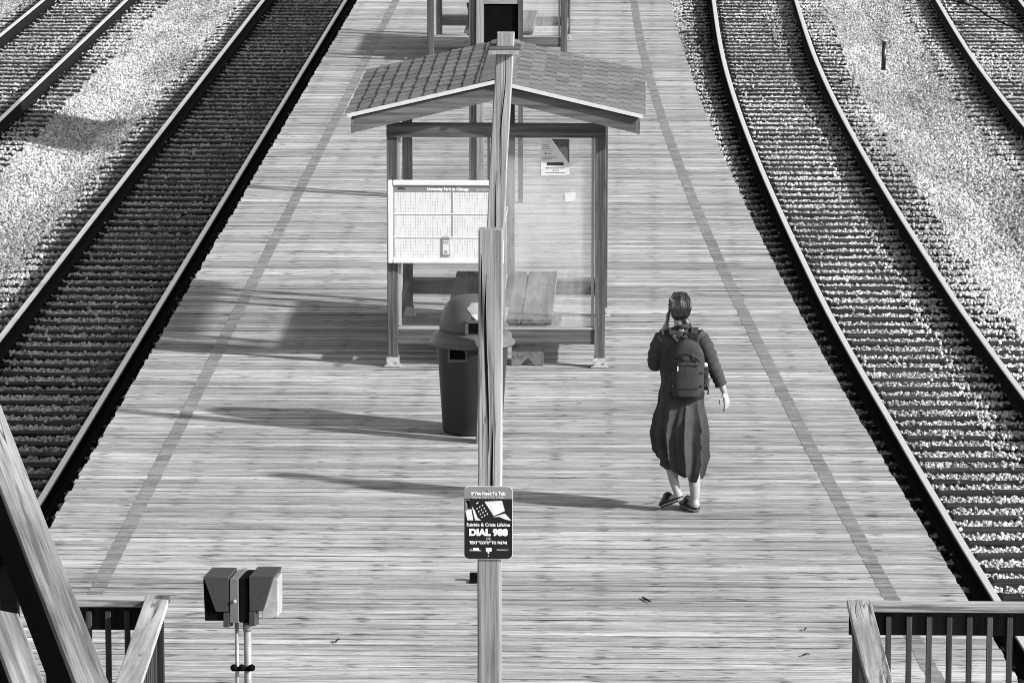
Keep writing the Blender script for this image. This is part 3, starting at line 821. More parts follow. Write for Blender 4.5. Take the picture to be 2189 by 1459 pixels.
poly([(.45, .843), (.565, .843), (.565, .89), (.45, .89)], M['signwhite'], 'logo')
poly([(.47, .862), (.545, .862), (.545, .870), (.47, .870)], M['ink'], 'logo', y=-.0036)
poly([(.67, .862), (.84, .862), (.84, .880), (.67, .880)], M['sticker'], 'logo')
for i in range(4): poly([(.85 + i * .017, .858), (.857 + i * .017, .858), (.857 + i * .017, .884), (.85 + i * .017, .884)], M['sticker'], 'logo')
poly([(.48, .905), (.51, .897), (.52, .915), (.50, .925)], M['signwhite'], 'logo')
for zf in (.055, .955): MB().lathe([(.0045, 0), (.0045, .004), (.001, .0045)], n=8).build('bolt', M['galv'], sg, loc=(Xf(.5), -.0018, Z(zf))).rotation_euler = (math.pi / 2, 0, 0)

# ------------------------------------------------------------------ double-post notice board behind the shelter
nbp = Vector(at(1058, 432, 0))
nb_ = empty('notice_board', (nbp.x, nbp.y, 0), label='black-faced notice board on two wooden posts behind the nearer shelter roof', cat='notice board')
xa, xb = atY(1003, 432, nbp.y)[0] - nbp.x, atY(1035, 432, nbp.y)[0] - nbp.x
xc, xd = atY(1036, 5, nbp.y)[0] - nbp.x, atY(1108, 5, nbp.y)[0] - nbp.x
ztop = atY(1070, 2, nbp.y)[2]
MB().ext((xa, -.02, 0), (xa + (xb - xa) * .5 - .001, .07, 3.2)).build('post', M['stain'], nb_)
MB().ext((xa + (xb - xa) * .5 + .001, -.045, 0), (xb, .05, 3.2)).build('post', M['post'], nb_, label='paler smooth post half')
MB().ext((xd, -.045, 0), (xd + .05, .05, 3.2)).build('post', M['stain'], nb_)
MB().ext((xb + .002, -.02, 1.45), (xd - .002, .03, ztop - .03)).build('panel', M['black'], nb_)
MB().ext((xb + .002, -.04, ztop - .028), (xd - .002, .04, ztop + .02)).build('top_frame', M['trimwood_x'], nb_)
MB().ext((xb + .002, -.04, 1.41), (xd - .002, .04, 1.448)).build('bottom_frame', M['trimwood_x'], nb_)
MB().prism([(xa - .002, .0, ztop - .02), (xa - .025, .0, ztop - .03), (xa - .012, .0, ztop - .10), (xa - .002, .0, ztop - .34)], (0, .02, 0)).build('hinge_plate', M['dark'], nb_)

# ------------------------------------------------------------------ rubbish bin
bc = Vector(at(1010, 921, 0))
bin_ = empty('litter_bin', (bc.x, bc.y, .004), label='round plastic rubbish bin with a domed lid behind the posts', cat='rubbish bin')
MB().lathe([(.235, 0), (.246, .02), (.283, .60), (.292, .62), (.292, .70), (.300, .72), (.300, .745), (.27, .745)], n=48).build('body', M['bin'], bin_, smooth=True)
MB().lathe([(.352, .735), (.355, .755), (.335, .765), (.325, .79), (.325, .815), (.29, .83), (.27, .85)], n=48).build('lid_rim', M['binlid'], bin_, smooth=True)
rs = []
for i in range(12):
    t = i / 11; z = .835 + .30 * math.sin(t * math.pi / 2 * .985); r0 = .272 * math.cos(t * math.pi / 2 * .985) ** .55 if t < 1 else .03
    rs.append([(r0 * math.cos(k * 2 * math.pi / 40), r0 * .93 * math.sin(k * 2 * math.pi / 40), z) for k in range(40)])
MB().rings(rs).build('dome', M['binlid'], bin_, smooth=True)
MB().ext((-.02, -.275, .87), (.17, -.235, .945)).build('slot', M['black'], bin_, bevel=.004)
MB().ext((-.05, -.282, .86), (-.022, -.20, .955)).ext((-.05, -.282, .948), (.2, -.20, .965)).build('slot_frame', M['binlid'], bin_)
MB().ext((-.19, -.305, .648), (-.175, -.262, .735)).ext((-.045, -.305, .648), (-.03, -.262, .735)).ext((-.19, -.310, .630), (-.03, -.262, .652)).build('handle', M['binlid'], bin_)
MB().ext((-.172, -.292, .655), (-.048, -.268, .73)).build('handle_recess', M['black'], bin_)
# pale label wrapped on the dome
P = []
def dome_pt(ang_, z):
    t = math.asin(min(1, (z - .835) / .30)) / (math.pi / 2 * .985); r0 = .276 * math.cos(t * math.pi / 2 * .985) ** .55
    return (r0 * math.cos(ang_), r0 * .93 * math.sin(ang_), z)
lab = MB(); g_ = []
for i in range(7):
    row = []
    for j in range(7):
        a_ = math.radians(-100 + 70 * j / 6 + (3 - i) * 0); z = .97 + .13 * i / 6
        if j == 0: a_ += math.radians(abs(i - 4) * 5)
        row.append(dome_pt(a_, z))
    g_.append(row)
lab.rings(g_, cap=False, closed=False); lab.build('label_sheet', M['sticker'], bin_, smooth=True)

# ------------------------------------------------------------------ twin floodlight near the camera
lb = Vector(at(515, 1640, 0)); Yl = lb.y
fl = empty('floodlight', (lb.x, lb.y, 0), label='pair of back-to-back metal floodlights on thin conduit poles in the foreground', cat='floodlight')
def L(px, py, dy=0):
    v = Vector(atY(px, py, Yl + dy)) - lb; return Vector((v.x, dy, v.z))
def solid(front, back_off, name, mat=M['lamp'], par=fl, dy=0.0):
    f_ = [L(*p, dy) for p in front]; return MB().prism(f_, back_off).build(name, mat, par, bevel=.003)
dep = (0.0, .26, 0.0)
# left lamp: visor-shaped hood open to the left
hl = solid([(434, 1232), (488, 1233), (488, 1307), (461, 1307)], (.03, .26, 0), 'hood', par=fl)
solid([(434, 1236), (479, 1308), (478, 1326), (438, 1326)], (.03, .2, 0), 'lens_box', M['black'], fl, .02)
solid([(477, 1309), (490, 1309), (490, 1340), (477, 1340)], (.02, .05, 0), 'bracket', par=fl)
bx = solid([(491, 1237), (509, 1237), (510, 1331), (491, 1331)], (.03, .26, 0), 'ballast_box', plain('box_grey', .10, .5), fl)
solid([(511, 1236), (529, 1236), (531, 1330), (512, 1330)], (.03, .24, 0), 'ballast_box', M['black'], fl, .01)
solid([(532, 1231), (585, 1231), (562, 1306), (533, 1306)], (.03, .26, 0), 'hood', par=fl)
gl_ = plain('pale_lens', .27, .25, .2, 18)
solid([(583, 1236), (594, 1236), (594, 1318), (560, 1322), (560, 1307)], (.015, .16, 0), 'lens', gl_, fl, .03)
solid([(532, 1307), (545, 1307), (545, 1337), (532, 1337)], (.02, .05, 0), 'bracket', par=fl)
MB().lathe([(.011, 0), (.011, .012), (.004, .014)], n=12).build('knob', M['galv'], bx, loc=L(502, 1284, -.003)).rotation_euler = (math.pi / 2, 0, 0)
for px, r_ in ((506, .0125), (529, .0235)):
    t0 = L(px, 1329, .06); MB().tube([(t0.x, t0.y, 0), t0], r_, 14).build('conduit', M['conduit'], fl, smooth=True)
t0 = L(529, 1340, .06); MB().tube([t0 + Vector((0, 0, -.02)), t0 + Vector((0, 0, .03))], .028, 14).build('coupling', M['conduit'], fl, smooth=True)
for a_, c__ in ((497, 541),):
    p0, p1 = L(a_, 1426, .06), L(c__, 1426, .06)
    k = MB().tube([p0 + Vector((0, -.03, 0)), p1 + Vector((0, -.03, 0))], .014, 10)
    for xx in (500, 517, 538): k.ell(L(xx, 1426, .02), (.022, .022, .022))
    k.build('clamp', M['black'], fl)

# ------------------------------------------------------------------ railings at the near end
def railing(name, xr0, xr1, Yr, label, xs_b, zt):
    r = empty(name, (xr0, Yr, 0), label=label, cat='railing', group='wooden railings at the near end of the platform')
    o_ = Vector((xr0, Yr, 0))
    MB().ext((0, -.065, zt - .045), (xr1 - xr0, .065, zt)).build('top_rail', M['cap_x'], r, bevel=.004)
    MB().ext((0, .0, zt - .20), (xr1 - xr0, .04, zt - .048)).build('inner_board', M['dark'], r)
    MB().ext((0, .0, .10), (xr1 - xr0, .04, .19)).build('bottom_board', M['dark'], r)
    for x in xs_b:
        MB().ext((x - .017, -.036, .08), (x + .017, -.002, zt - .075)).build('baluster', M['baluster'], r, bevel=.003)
    return r
Yr = Vector(at(1837, 1636, 0)).y
zt = atY(1837, 1287, Yr)[2]
X = lambda px, py=1330: atY(px, py, Yr)[0]
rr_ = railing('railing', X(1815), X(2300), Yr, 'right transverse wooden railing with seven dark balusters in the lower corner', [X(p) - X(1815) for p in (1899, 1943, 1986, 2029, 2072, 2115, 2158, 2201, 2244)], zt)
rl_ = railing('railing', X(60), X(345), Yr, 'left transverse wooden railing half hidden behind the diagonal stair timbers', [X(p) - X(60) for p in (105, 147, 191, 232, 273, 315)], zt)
def run_rail(pxa, pxb, ybot, Yr, label, mirror):
    # level handrail coming back toward the footbridge
    A = Vector((atY(pxa, 1291, Yr)[0], Yr, zt)); B_ = Vector(at(pxb, ybot, zt)); d = (B_ - A); d.z = 0; d.normalize()
    far = A + d * 7.5
    r = empty('handrail_run', (A.x, A.y, 0), label=label, cat='handrail', group='level handrails leading back toward the footbridge')
    o_ = Vector((A.x, A.y, 0)); a0 = A - o_ + Vector((0, 0, -.0)); b0 = far - o_
    MB().beam(a0 + Vector((0, 0, -.018)) - d * .07, b0 + Vector((0, 0, -.018)), .145, .04).build('top_rail', M['cap_y'], r, bevel=.004)
    s_ = 1 if not mirror else -1
    n_ = Vector((d.y, -d.x, 0))
    MB().beam(a0 + Vector((0, 0, -.12)) + n_ * .03, b0 + Vector((0, 0, -.12)) + n_ * .03, .038, .14).build('side_board', M['dark'], r)
    for i in range(4):
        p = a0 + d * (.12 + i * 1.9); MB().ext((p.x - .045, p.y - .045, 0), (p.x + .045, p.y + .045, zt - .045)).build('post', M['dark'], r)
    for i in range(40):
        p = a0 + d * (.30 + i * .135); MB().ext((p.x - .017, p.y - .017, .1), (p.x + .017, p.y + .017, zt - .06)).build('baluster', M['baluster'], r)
    return r
run_rail(1837, 1882, 1459, Yr, 'pale worn handrail running toward the camera in the right lower corner', False)
run_rail(336, 274, 1459, Yr, 'knotty handrail running toward the camera beside the diagonal stair timbers', True)

# ------------------------------------------------------------------ stair coming down from the footbridge on the left
st = empty('footbridge_stair', (0, 0, 0), label='steep diagonal timber handrails of the footbridge stair at the left edge', cat='stair')
def P3(px, py, Zc): return Vector(_C + ray(px, py) * Zc)
a1 = P3(-50, 730, 13.2); 
A_ = P3(-30, 861 - 75, 13.6); 
pa = P3(0, 861, 22.0); pb = P3(233, 1459, 20.5)
d = (pb - pa).normalized(); hs = d.cross(Vector((0, 0, 1))).normalized()
if hs.x < 0: hs = -hs
upn = hs.cross(d).normalized()
if upn.z < 0: upn = -upn
top0, top1 = pa - d * 2.6, pb + d * 2.2
wcap = .150
def slab(off, x0, x1, h0, h1, name, mat, **kw):
    q_ = [top0 + off + hs * x + upn * h for x, h in ((x0, h0), (x1, h0), (x1, h1), (x0, h1))]
    me_ = MB().prism(q_, top1 - top0).mesh(name, [mat], bevel=.004)
    fr_ = Matrix((hs, upn, d)).transposed().to_4x4(); fr_.translation = top0 + off       # local Z runs along the timber, so does its grain
    me_.transform(fr_.inverted()); o_ = link(name, me_, None, st); o_.matrix_local = fr_; return o_
M['cap_slope'] = M['cap_y']
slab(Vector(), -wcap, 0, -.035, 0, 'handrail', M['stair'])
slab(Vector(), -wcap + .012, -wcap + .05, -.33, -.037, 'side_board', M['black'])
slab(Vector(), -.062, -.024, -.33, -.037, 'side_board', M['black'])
low = P3(0, 1205, 22.0) - pa
slab(low, -wcap, 0, -.035, 0, 'lower_rail', M['stair'])
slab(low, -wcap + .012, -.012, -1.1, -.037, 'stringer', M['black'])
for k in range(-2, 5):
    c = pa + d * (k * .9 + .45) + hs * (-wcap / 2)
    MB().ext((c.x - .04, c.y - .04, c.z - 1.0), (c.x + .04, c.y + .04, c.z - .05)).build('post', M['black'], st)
for k in range(14):
    c = top0 + d * (k * .34) + low - hs * .2
    MB().box((c.x - .6, c.y, c.z - .5), (1.2, .28, .04)).build('tread', M['dark'], st)
q_ = P3(34, 1300, 21.9); q1_ = P3(34, 1209, 21.9)
MB().ext((q_.x - .045, q_.y - .09, q_.z), (q_.x + .045, q_.y - .01, q1_.z)).build('post_block', M['trimwood'], st, label='short pale block between the two stair rails')

# ------------------------------------------------------------------ small things
mk = Vector(at(1888, 153, -1.62))
b = empty('marker_post', (mk.x, mk.y, -1.7), label='short black steel post standing in the gravel between the right tracks', cat='marker post')
hh = atY(1888, 86, mk.y)[2] + 1.7
MB().tube([(0, 0, 0), (.012, 0, hh - .02)], .038, 12).build('pipe', plain('black_gloss_steel', .01, .25, .1, 10, 0, .6), b, smooth=True)
MB().tube([(.012, 0, hh - .019), (.012, 0, hh)], .036, 12).build('cap', M['galv'], b, smooth=True)
def litter(px, py, ln, ang_, name, label, cat, mat, z=.0, r=.006, bend=.0, **kw):
    p = Vector(at(px, py, z)); n = 5
    P = [Vector(((i / (n - 1) - .5) * ln * math.cos(ang_), (i / (n - 1) - .5) * ln * math.sin(ang_), r + .004 + bend * math.sin(math.pi * i / (n - 1)))) for i in range(n)]
    return MB().tube(P, [r * .6, r, r, r * .9, r * .3], 6).build(name, mat, loc=(p.x, p.y, p.z), label=label, cat=cat, **kw)
litter(1382, 1284, .15, -1.15, 'twig', 'dark twig lying on the boards right of the front post', 'twig', M['dark'], r=.008, group='twigs on the boards')
litter(1722, 1347, .06, 1.2, 'twig', 'upper of two tiny twigs beside the right railing', 'twig', M['dark'], r=.005, bend=.01, group='twigs on the boards')
litter(1723, 1402, .07, .6, 'twig', 'lower of two tiny twigs beside the right railing', 'twig', M['dark'], r=.005, bend=.01, group='twigs on the boards')
litter(722, 1372, .10, 1.3, 'twig', 'bent nail-like twig on the boards right of the floodlights', 'twig', M['dark'], r=.006, bend=.012, group='twigs on the boards')
p = Vector(at(1013, 1240, 0))
MB().box((0, 0, .03), (.06, .05, .05)).ext((-.03, -.1, .004), (.03, -.026, .012)).build('anchor_block', M['black'], loc=(p.x, p.y, .0), label='small black anchor block on the boards left of the front post', cat='anchor block')
lf = Vector(at(225, 800, -1.46))
b = MB(); b.add([(-.16, -.05, .0), (0, -.02, .05), (.2, .03, .02), (.12, .12, .09), (-.05, .1, .06), (-.18, .06, .01)], [(0, 1, 4, 5), (1, 2, 3, 4)])
o = b.build('crumpled_bag', M['lamp'], loc=(lf.x, lf.y, -1.44), label='dark crumpled plastic scrap against the rail of the left track', cat='litter')
md = o.modifiers.new('thickness', 'SOLIDIFY'); md.thickness = .006
for px, py, lab_ in ((180, 125, 'dark broken lump in the gravel beside the far left rail'), (1808, 183, 'dark broken tie end sticking out by the curved track')):
    p = Vector(at(px, py, -1.55)); r_ = random.Random(px); b = MB()
    b.ell((0, 0, .03), (.14, .16, .08), n=6); b.v = [(x + r_.uniform(-.03, .03), y + r_.uniform(-.03, .03), z + r_.uniform(-.02, .02)) for x, y, z in b.v]
    b.build('broken_lump', M['dark'], loc=(p.x, p.y, p.z), label=lab_, cat='debris')
# slack cables by the upper right corner
for i, (q0, q1, lab_) in enumerate((((2120, 0), (2200, 42), 'upper thin dark cable lying across the far right track'), ((2060, 10), (2200, 78), 'lower thin dark cable lying across the far right track'))):
    a_ = Vector(at(*q0, -1.27)); c__ = Vector(at(*q1, -1.27)); o_ = a_.lerp(c__, .5)
    P = [a_.lerp(c__, t) - o_ + Vector((.05 * math.sin(t * 9), 0, .02 + .01 * math.sin(t * 14))) for t in np.linspace(-.2, 1.1, 14)]
    MB().tube(P, .016, 6).build('cable', M['rust'], loc=o_, label=lab_, cat='cable', group='cables across the far right track')
p = Vector(at(2053, 8, -1.45))
b = empty('switch_box', (p.x, p.y, -1.46), label='small pale box with two rounded ends cut by the top edge at right', cat='track box')
MB().ext((-.12, 0, 0), (.12, .18, .14)).build('case', M['lamp'], b, bevel=.01)
for sx in (-1, 1): MB().tube([(sx * .11, -.02, .03), (sx * .11, -.02, .16)], .04, 12).build('end_cap', M['galv'], b, smooth=True)

# ------------------------------------------------------------------ the woman
wc = Vector(at(1455, 1092, 0))
wm = empty('person', (wc.x, wc.y, .004), label='woman walking away in a loose midi dress and clogs with hand raised to ear', cat='person')
def limb(mb, pts, rad, n=14):
    mb.tube(pts, rad, n)
    for p, r_ in zip(pts, rad): mb.ell(p, (r_, r_, r_), n=8)
body = MB()
def hand(mb, wrist, dirv, side, palm_n, curl=.35, s=1.0):
    d = Vector(dirv).normalized(); n = Vector(palm_n).normalized(); sv = d.cross(n).normalized()
    wrist = Vector(wrist)
    for k in range(5):
        t = k / 4; c = wrist + d * (.02 + .07 * t) * s
        for j in (-1, 0, 1): mb.ell(c + sv * j * .020 * (.7 + .35 * t) * s, (.015 * s, .015 * s, .015 * s), n=6)
    for j, (off, ln) in enumerate(((-.030, .062), (-.010, .075), (.011, .070), (.030, .052))):
        b0 = wrist + d * .088 * s + sv * off * s; c1 = b0 + (d + n * curl * .5).normalized() * ln * .5 * s
        c2 = c1 + (d + n * curl * 1.6).normalized() * ln * .32 * s; c3 = c2 + (d + n * curl * 2.6).normalized() * ln * .25 * s
        limb(mb, [b0, c1, c2, c3], [.0095 * s, .009 * s, .008 * s, .007 * s], 8)
    t0 = wrist + d * .025 * s - sv * .028 * s; t1 = t0 + (d * .7 - sv * .8 + n * .3).normalized() * .04 * s; t2 = t1 + (d * 1.0 - sv * .2 + n * .4).normalized() * .032 * s
    limb(mb, [t0, t1, t2], [.013 * s, .011 * s, .008 * s], 8)
hd = Vector((-.016, .055, 1.560))
# trunk, neck, head with a face turned away
body.ell((0, 0, 1.18), (.12, .075, .22)); body.ell((0, 0, .92), (.10, .08, .11))
limb(body, [(0, .0, 1.36), (-.006, .02, 1.43), (-.012, .04, 1.50)], [.062, .052, .050])
body.ell(hd, (.074, .092, .108)); body.ell(hd + Vector((0, .03, -.055)), (.055, .062, .06))
body.ell(hd + Vector((-.012, .098, -.012)), (.012, .022, .024)); body.ell(hd + Vector((-.008, .085, -.048)), (.024, .014, .010))
for s_ in (-1, 1):
    body.ell(hd + Vector((s_ * .074, .005, -.012)), (.010, .018, .030)); body.ell(hd + Vector((s_ * .028 - .008, .085, .014)), (.014, .010, .009))
# legs
limb(body, [(.085, 0, .88), (.085, .02, .50), (.095, -.02, .33), (.105, -.02, .20), (.108, -.01, .09)], [.055, .055, .053, .043, .033])
body.ell((.108, -.018, .055), (.036, .042, .045)); limb(body, [(.105, .0, .05), (.06, .09, .04), (.02, .17, .03)], [.035, .034, .028])
limb(body, [(-.085, .02, .88), (-.09, .10, .52), (-.075, .03, .36), (-.055, -.02, .24), (-.028, -.035, .155)], [.055, .053, .048, .037, .030])
body.ell((-.018, -.04, .125), (.034, .038, .042)); limb(body, [(-.02, -.03, .12), (-.07, .03, .075), (-.12, .09, .035)], [.033, .033, .026])
# arms
limb(body, [(-.150, .01, 1.32), (-.20, .05, 1.13)], [.038, .036]); limb(body, [(-.20, .05, 1.13), (-.15, .13, 1.30), (-.115, .13, 1.405)], [.038, .032, .025])
limb(body, [(.150, .0, 1.32), (.235, -.02, 1.12)], [.038, .036]); limb(body, [(.240, -.02, 1.12), (.293, .01, 1.00), (.322, .02, .925)], [.036, .030, .024])
hand(body, (.324, .02, .918), (.25, .06, -1), 1, (-.75, .5, .1), .45, .98)
hand(body, (-.112, .13, 1.41), (.12, -.05, 1), 1, (.9, -.2, .2), .55, .98)
bme = fuse(body, 'body', .0062, 3, [M['skin']]); link('body', bme, None, wm)
# dress
dr = MB(); rs = []; prof = [(1.425, .052, .050, -.006), (1.40, .075, .062, 0), (1.375, .125, .085, 0), (1.34, .165, .105, 0), (1.26, .172, .120, 0), (1.14, .160, .125, 0), (1.0, .158, .135, 0), (.90, .165, .150, 0), (.80, .180, .170, -.002),
    (.70, .200, .190, -.005), (.60, .210, .200, -.006), (.50, .207, .200, .004), (.42, .200, .190, .012), (.37, .190, .180, .014), (.33, .182, .168, .010), (.29, .160, .150, .016), (.262, .142, .135, .02)]
prof2 = []
for i in range(len(prof) - 1):
    for t in (0, .25, .5, .75): prof2.append(tuple(prof[i][j] * (1 - t) + prof[i + 1][j] * t for j in range(4)))
prof2.append(prof[-1])
NA = 160
for z, rx, ry, cx_ in prof2:
    k = min(1, max(0, (1.05 - z) / .5)); row = []
    for j in range(NA):
        t = 2 * math.pi * j / NA
        ph = 1.3 * math.sin(2.2 * z + 1) + .35 * math.sin(9 * z + 2 * t)
        w1 = math.sin(7 * t + ph); w2 = math.sin(3 * t - .8 * ph + .8); w3 = math.sin(15 * t + 2.3 * ph)
        sh_ = (1 - abs(math.sin(5 * t + .35 * ph + .6)) ** .5) * 2 - 1
        fold = k * (.19 * sh_ + .05 * w2 + .06 * w3 * (.5 + .5 * w1))
        wr = (1 - k) * .035 * math.sin(13 * z * 3 + 3 * t + 2 * math.sin(5 * t))
        f_ = 1 + fold + wr
        zz = z + (k * .028 * math.sin(3 * t + .7) + .012 * math.sin(7 * t) if z < .34 else 0) + (max(0, .5 - z) * .42 * max(0, -math.cos(t)))
        row.append((cx_ + rx * f_ * math.cos(t), .015 + ry * f_ * math.sin(t), zz))
    rs.append(row)
dr.rings(rs[::-1])
def sleeve(pts, rad):
    rs = []; pts = [Vector(p) for p in pts]
    P = []; R_ = []
    for i in range(len(pts) - 1):
        for t in np.linspace(0, 1, 7)[:-1]: P.append(pts[i].lerp(pts[i + 1], t)); R_.append(rad[i] * (1 - t) + rad[i + 1] * t)
    P.append(pts[-1]); R_.append(rad[-1])
    R_ = [r_ * (1 + .09 * math.sin(i * 1.7) + .06 * math.sin(i * 3.1)) for i, r_ in enumerate(R_)]
    dr.tube(P, R_, 20)
sleeve([(-.11, 0, 1.36), (-.165, .01, 1.31), (-.195, .035, 1.20), (-.205, .05, 1.12)], [.06, .062, .060, .056]); dr.ell((-.20, .055, 1.12), (.056, .058, .052))
sleeve([(-.205, .06, 1.12), (-.175, .11, 1.22), (-.150, .13, 1.30)], [.054, .05, .042])
sleeve([(.11, 0, 1.36), (.165, -.0, 1.31), (.205, -.01, 1.21), (.235, -.02, 1.12)], [.06, .060, .060, .056]); dr.ell((.235, -.02, 1.12), (.055, .055, .05))
sleeve([(.240, -.02, 1.12), (.274, .0, 1.04), (.298, .01, .978)], [.055, .050, .043])
dr.tube([(.295, .008, .985), (.301, .010, .972)], [.049, .050], 20)
dme = fuse(dr, 'dress', .0058, 1, [M['dress']]); link('dress', dme, None, wm)
# collar
MB().tube([(-.055, -.02, 1.41), (-.02, -.055, 1.432), (.03, -.05, 1.432), (.055, -.01, 1.415)], [.012, .016, .016, .012], 10).build('collar', M['dress'], wm, smooth=True)
# hair: skull cap, roll at the nape and ponytail over the right shoulder
hr = MB(); hr.ell(hd + Vector((.002, -.012, .022)), (.086, .100, .100)); hr.ell(hd + Vector((.0, -.035, -.045)), (.068, .062, .055))
hr.ell(hd + Vector((.030, -.065, -.03)), (.052, .038, .030)); hr.ell(hd + Vector((.030, -.055, -.075)), (.026, .026, .022))
hr.tube([hd + Vector((.030, -.06, -.06)), hd + Vector((.050, -.066, -.115)), hd + Vector((.058, -.062, -.165)), hd + Vector((.050, -.055, -.205))], [.026, .031, .026, .010], 14)
for i in range(14):
    a_ = -.9 + i * .14; x_ = .085 * math.sin(a_ * 1.25)
    hr.tube([hd + Vector((x_ * .55, -.035, .118)), hd + Vector((x_, -.085, .065)), hd + Vector((x_ * 1.02, -.100, .01)), hd + Vector((x_ * .6 + .015, -.090, -.05)), hd + Vector((.032, -.07, -.075))], [.008, .012, .013, .011, .008], 7)
for i in range(5):
    hr.tube([hd + Vector((.03 + .006 * i, -.075, -.07)), hd + Vector((.040 + .010 * i, -.085 + .006 * i, -.12)), hd + Vector((.046 + .012 * i, -.07 + .01 * i, -.19 + .012 * abs(i - 2)))], [.007, .009, .003], 6)
hme = fuse(hr, 'hair', .0045, 1, [M['hair']]); link('hair', hme, None, wm)
MB().tube([hd + Vector((.030 + .026 * math.cos(t), -.062 + .026 * math.sin(t), -.072)) for t in np.linspace(0, 6.28, 13)], .006, 6).build('hair_tie', M['shoe'], wm)
MB().tube([hd + Vector((-.078, .02, .005)), hd + Vector((-.082, .09, .008))], .003, 6).ell(hd + Vector((-.07, .105, .0)), (.018, .006, .016), n=8).build('sunglasses', M['shoe'], wm)
# clogs
def clog(heel, toe, zh, zt_, tilt, name='shoe'):
    heel = Vector(heel); toe = Vector(toe); d_ = toe - heel; L_ = d_.length; d_.normalize(); side = Vector((d_.y, -d_.x, 0)).normalized(); side = (side + Vector((0, 0, tilt))).normalized(); up = side.cross(d_)
    if up.z < 0: up = -up
    def outline(k, off): 
        P = []
        for t in np.linspace(0, 1, 9): P.append((t, (.030 + .016 * math.sin(math.pi * min(1, t * .9 + .12))) * k * (1 if .06 < t < .95 else .62)))
        pts = [heel + d_ * (t * L_) + side * w_ + up * off for t, w_ in P] + [heel + d_ * (t * L_) - side * w_ + up * off for t, w_ in reversed(P)]
        return pts
    sh = empty(name, (0, 0, 0)); sh.parent = wm
    MB().rings([outline(1.0, 0), outline(1.04, .012)]).build('sole', M['sole'], sh, smooth=False)
    MB().rings([outline(1.05, .0125), outline(1.05, .019)]).build('sole_rim', M['solerim'], sh)
    u = MB(); rs_ = []
    for i, t in enumerate(np.linspace(.0, 1.0, 12)):
        wv = .043 if .1 < t < .9 else .03
        h_ = .030 if t < .42 else (.075 if t < .60 else .075 - (t - .6) * .11)
        if .36 < t < .48: h_ = .055
        c = heel + d_ * (t * L_) + up * .019
        rs_.append([c + side * wv * math.cos(a_) * (1 if h_ > .04 else 1.02) + up * h_ * max(0, math.sin(a_)) for a_ in np.linspace(0, math.pi, 11)])
    # toe part only is closed; heel part is a low rim
    MB().rings(rs_[5:], closed=True).build('upper', M['shoe'], sh, smooth=True)
    rim = MB()
    for s_ in (-1, 1):
        rim.tube([heel + d_ * (t * L_) + side * s_ * (.040 if t > .1 else .026) + up * (.026 + .01 * t) for t in (0, .1, .25, .45)], .008, 7)
    rim.tube([heel + side * -.027 + up * .026 - d_ * .0, heel + up * .028 - d_ * .012, heel + side * .027 + up * .026], .009, 7)
    rim.build('heel_rim', M['shoe'], sh, smooth=True)
    MB().rings([[heel + d_ * (.56 * L_) + d_ * q_ + side * .048 * math.cos(a_) + up * (.019 + .082 * max(0, math.sin(a_))) for a_ in np.linspace(0, math.pi, 11)] for q_ in (-.014, .014)], closed=True).build('strap', M['shoe'], sh)
clog((.118, -.055, .004), (.012, .175, .004), 0, 0, 0)
clog((.002, -.065, .092), (-.135, .105, .002), 0, 0, .18)
# phone at the ear
ph = MB().box((0, 0, 0), (.010, .072, .145), Matrix.Rotation(.15, 3, 'Y')).build('phone', M['shoe'], loc=Vector(wm.location) + Vector((-.098, .075, 1.515)), bevel=.003, label='dark phone held against the left ear of the walking woman', cat='phone')

# ------------------------------------------------------------------ backpack (worn)
bpk = empty('backpack', Vector(wm.location) + Vector((.036, -.125, 0)), label='dark rounded backpack with zip pocket worn by the walking woman', cat='backpack')
def packshape(z0, z1, hw_, dep_, ycen, pw=2.6, n=22, m=44, bulge=1.0):
    rs = []
    for i in range(n + 1):
        t = i / n; z = z0 + (z1 - z0) * t
        s_ = 1.0
        if t > .62: s_ = math.sqrt(max(.0, 1 - ((t - .62) / .385) ** 2.2))
        elif t < .12: s_ = .90 + .10 * math.sqrt(1 - (1 - t / .12) ** 2)
        s_ = max(s_, .08); row = []
        for j in range(m):
            a_ = 2 * math.pi * j / m; c, s = math.cos(a_), math.sin(a_)
            row.append((hw_ * s_ * abs(c) ** (2 / pw) * (1 if c > 0 else -1), ycen + dep_ * (.55 + .45 * s_) * abs(s) ** (2 / pw) * (1 if s > 0 else -1) * (1.0 if s > 0 else bulge), z))
        rs.append(row)
    return rs
z0p, z1p = .90, 1.345
MB().rings(packshape(z0p, z1p, .136, .088, .0)).build('main_bag', M['pack'], bpk, smooth=True)
MB().rings(packshape(z0p + .02, z1p - .095, .108, .050, -.062)).build('front_pocket', M['pack'], bpk, smooth=True)
MB().rings(packshape(z0p - .004, z0p + .075, .137, .092, -.004)).build('base_panel', M['packdark'], bpk, smooth=True)
zz = MB().tube([(x, -.112 + .0 * x, 1.165) for x in np.linspace(-.075, .09, 6)], .0045, 6); zz.build('zip', M['shoe'], bpk)
MB().tube([(.098 * math.cos(a_), -.075 - .03 * math.sin(a_), 1.155 + .098 * math.sin(a_)) for a_ in np.linspace(0.05, math.pi - .05, 16)], .0045, 6).build('zip', M['shoe'], bpk)
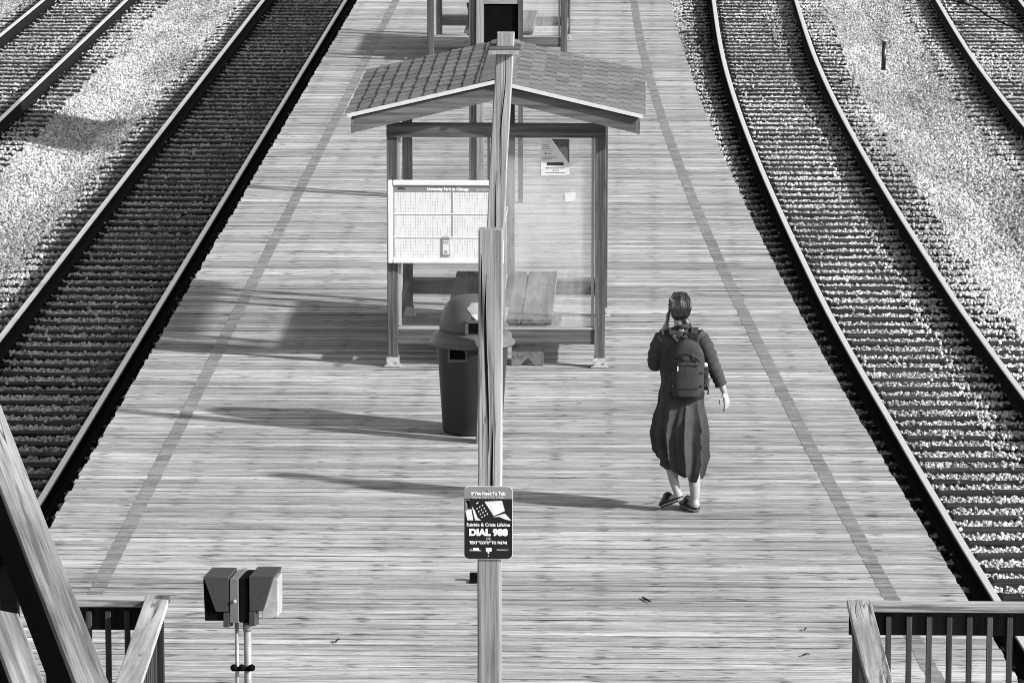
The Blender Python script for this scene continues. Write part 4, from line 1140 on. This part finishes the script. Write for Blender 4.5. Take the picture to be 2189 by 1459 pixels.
MB().tube([(.122 * math.cos(a_), -.045, 1.205 + .12 * math.sin(a_)) for a_ in np.linspace(-.6, math.pi + .6, 20)], .0045, 6).build('zip', M['shoe'], bpk)
MB().ext((-.070, -.122, 1.125), (-.062, -.114, 1.16)).build('zip_pull', M['alu'], bpk)
MB().ext((-.10, -.1125, 1.198), (.10, -.105, 1.203)).build('seam', M['packdark'], bpk)
MB().tube([(-.03, .03, 1.335), (-.02, .02, 1.385), (.02, .02, 1.385), (.03, .03, 1.335)], .008, 8).build('grab_loop', M['packdark'], bpk, smooth=True)
for s_ in (-1, 1):
    P = [(s_ * .055, .045, 1.32), (s_ * .080 - .02, .045, 1.375), (s_ * .085 - .025, .10, 1.415), (s_ * .098 - .03, .20, 1.37), (s_ * .11 - .03, .25, 1.22)]
    k = MB()
    for i in range(len(P) - 1): k.beam(P[i], P[i + 1], .055, .014, up=(0, -.5, 1))
    k.build('shoulder_strap', M['pack'], bpk)
MB().tube([(.135, .0, .99), (.137, .0, 1.135)], .030, 12).build('bottle', M['packdark'], bpk, smooth=True)
MB().lathe([(.022, 0), (.024, .02), (.012, .032)], (.137, .0, 1.137), 12).build('bottle_cap', M['signwhite'] if False else M['galv'], bpk, smooth=True)
MB().tube([(.140, -.005, .965), (.150, -.01, 1.05)], .026, 10).build('side_pocket', M['pack'], bpk, smooth=True)
MB().tube([(.118, -.02, 1.10), (.165, -.03, .97), (.163, -.03, .93)], .006, 6).build('loose_strap', M['shoe'], bpk)


for z_ in (1.0, 1.10):
    MB().tube([(.137, .03, z_), (.140, -.05, z_ + .004), (.105, -.098, z_ + .006)], .007, 6).build('side_strap', M['shoe'], bpk)
    MB().tube([(-.137, .03, z_), (-.140, -.05, z_ + .004), (-.105, -.098, z_ + .006)], .007, 6).build('side_strap', M['shoe'], bpk)
MB().tube([(-.09, -.108, .99), (0, -.117, .985), (.09, -.108, .99)], .004, 6).build('seam', M['packdark'], bpk)
for x_ in (-.05, .03): MB().tube([(x_, -.100, 1.245), (x_ + .02, -.112, 1.215), (x_ + .035, -.114, 1.205)], .005, 6).build('crease', M['packdark'], bpk)
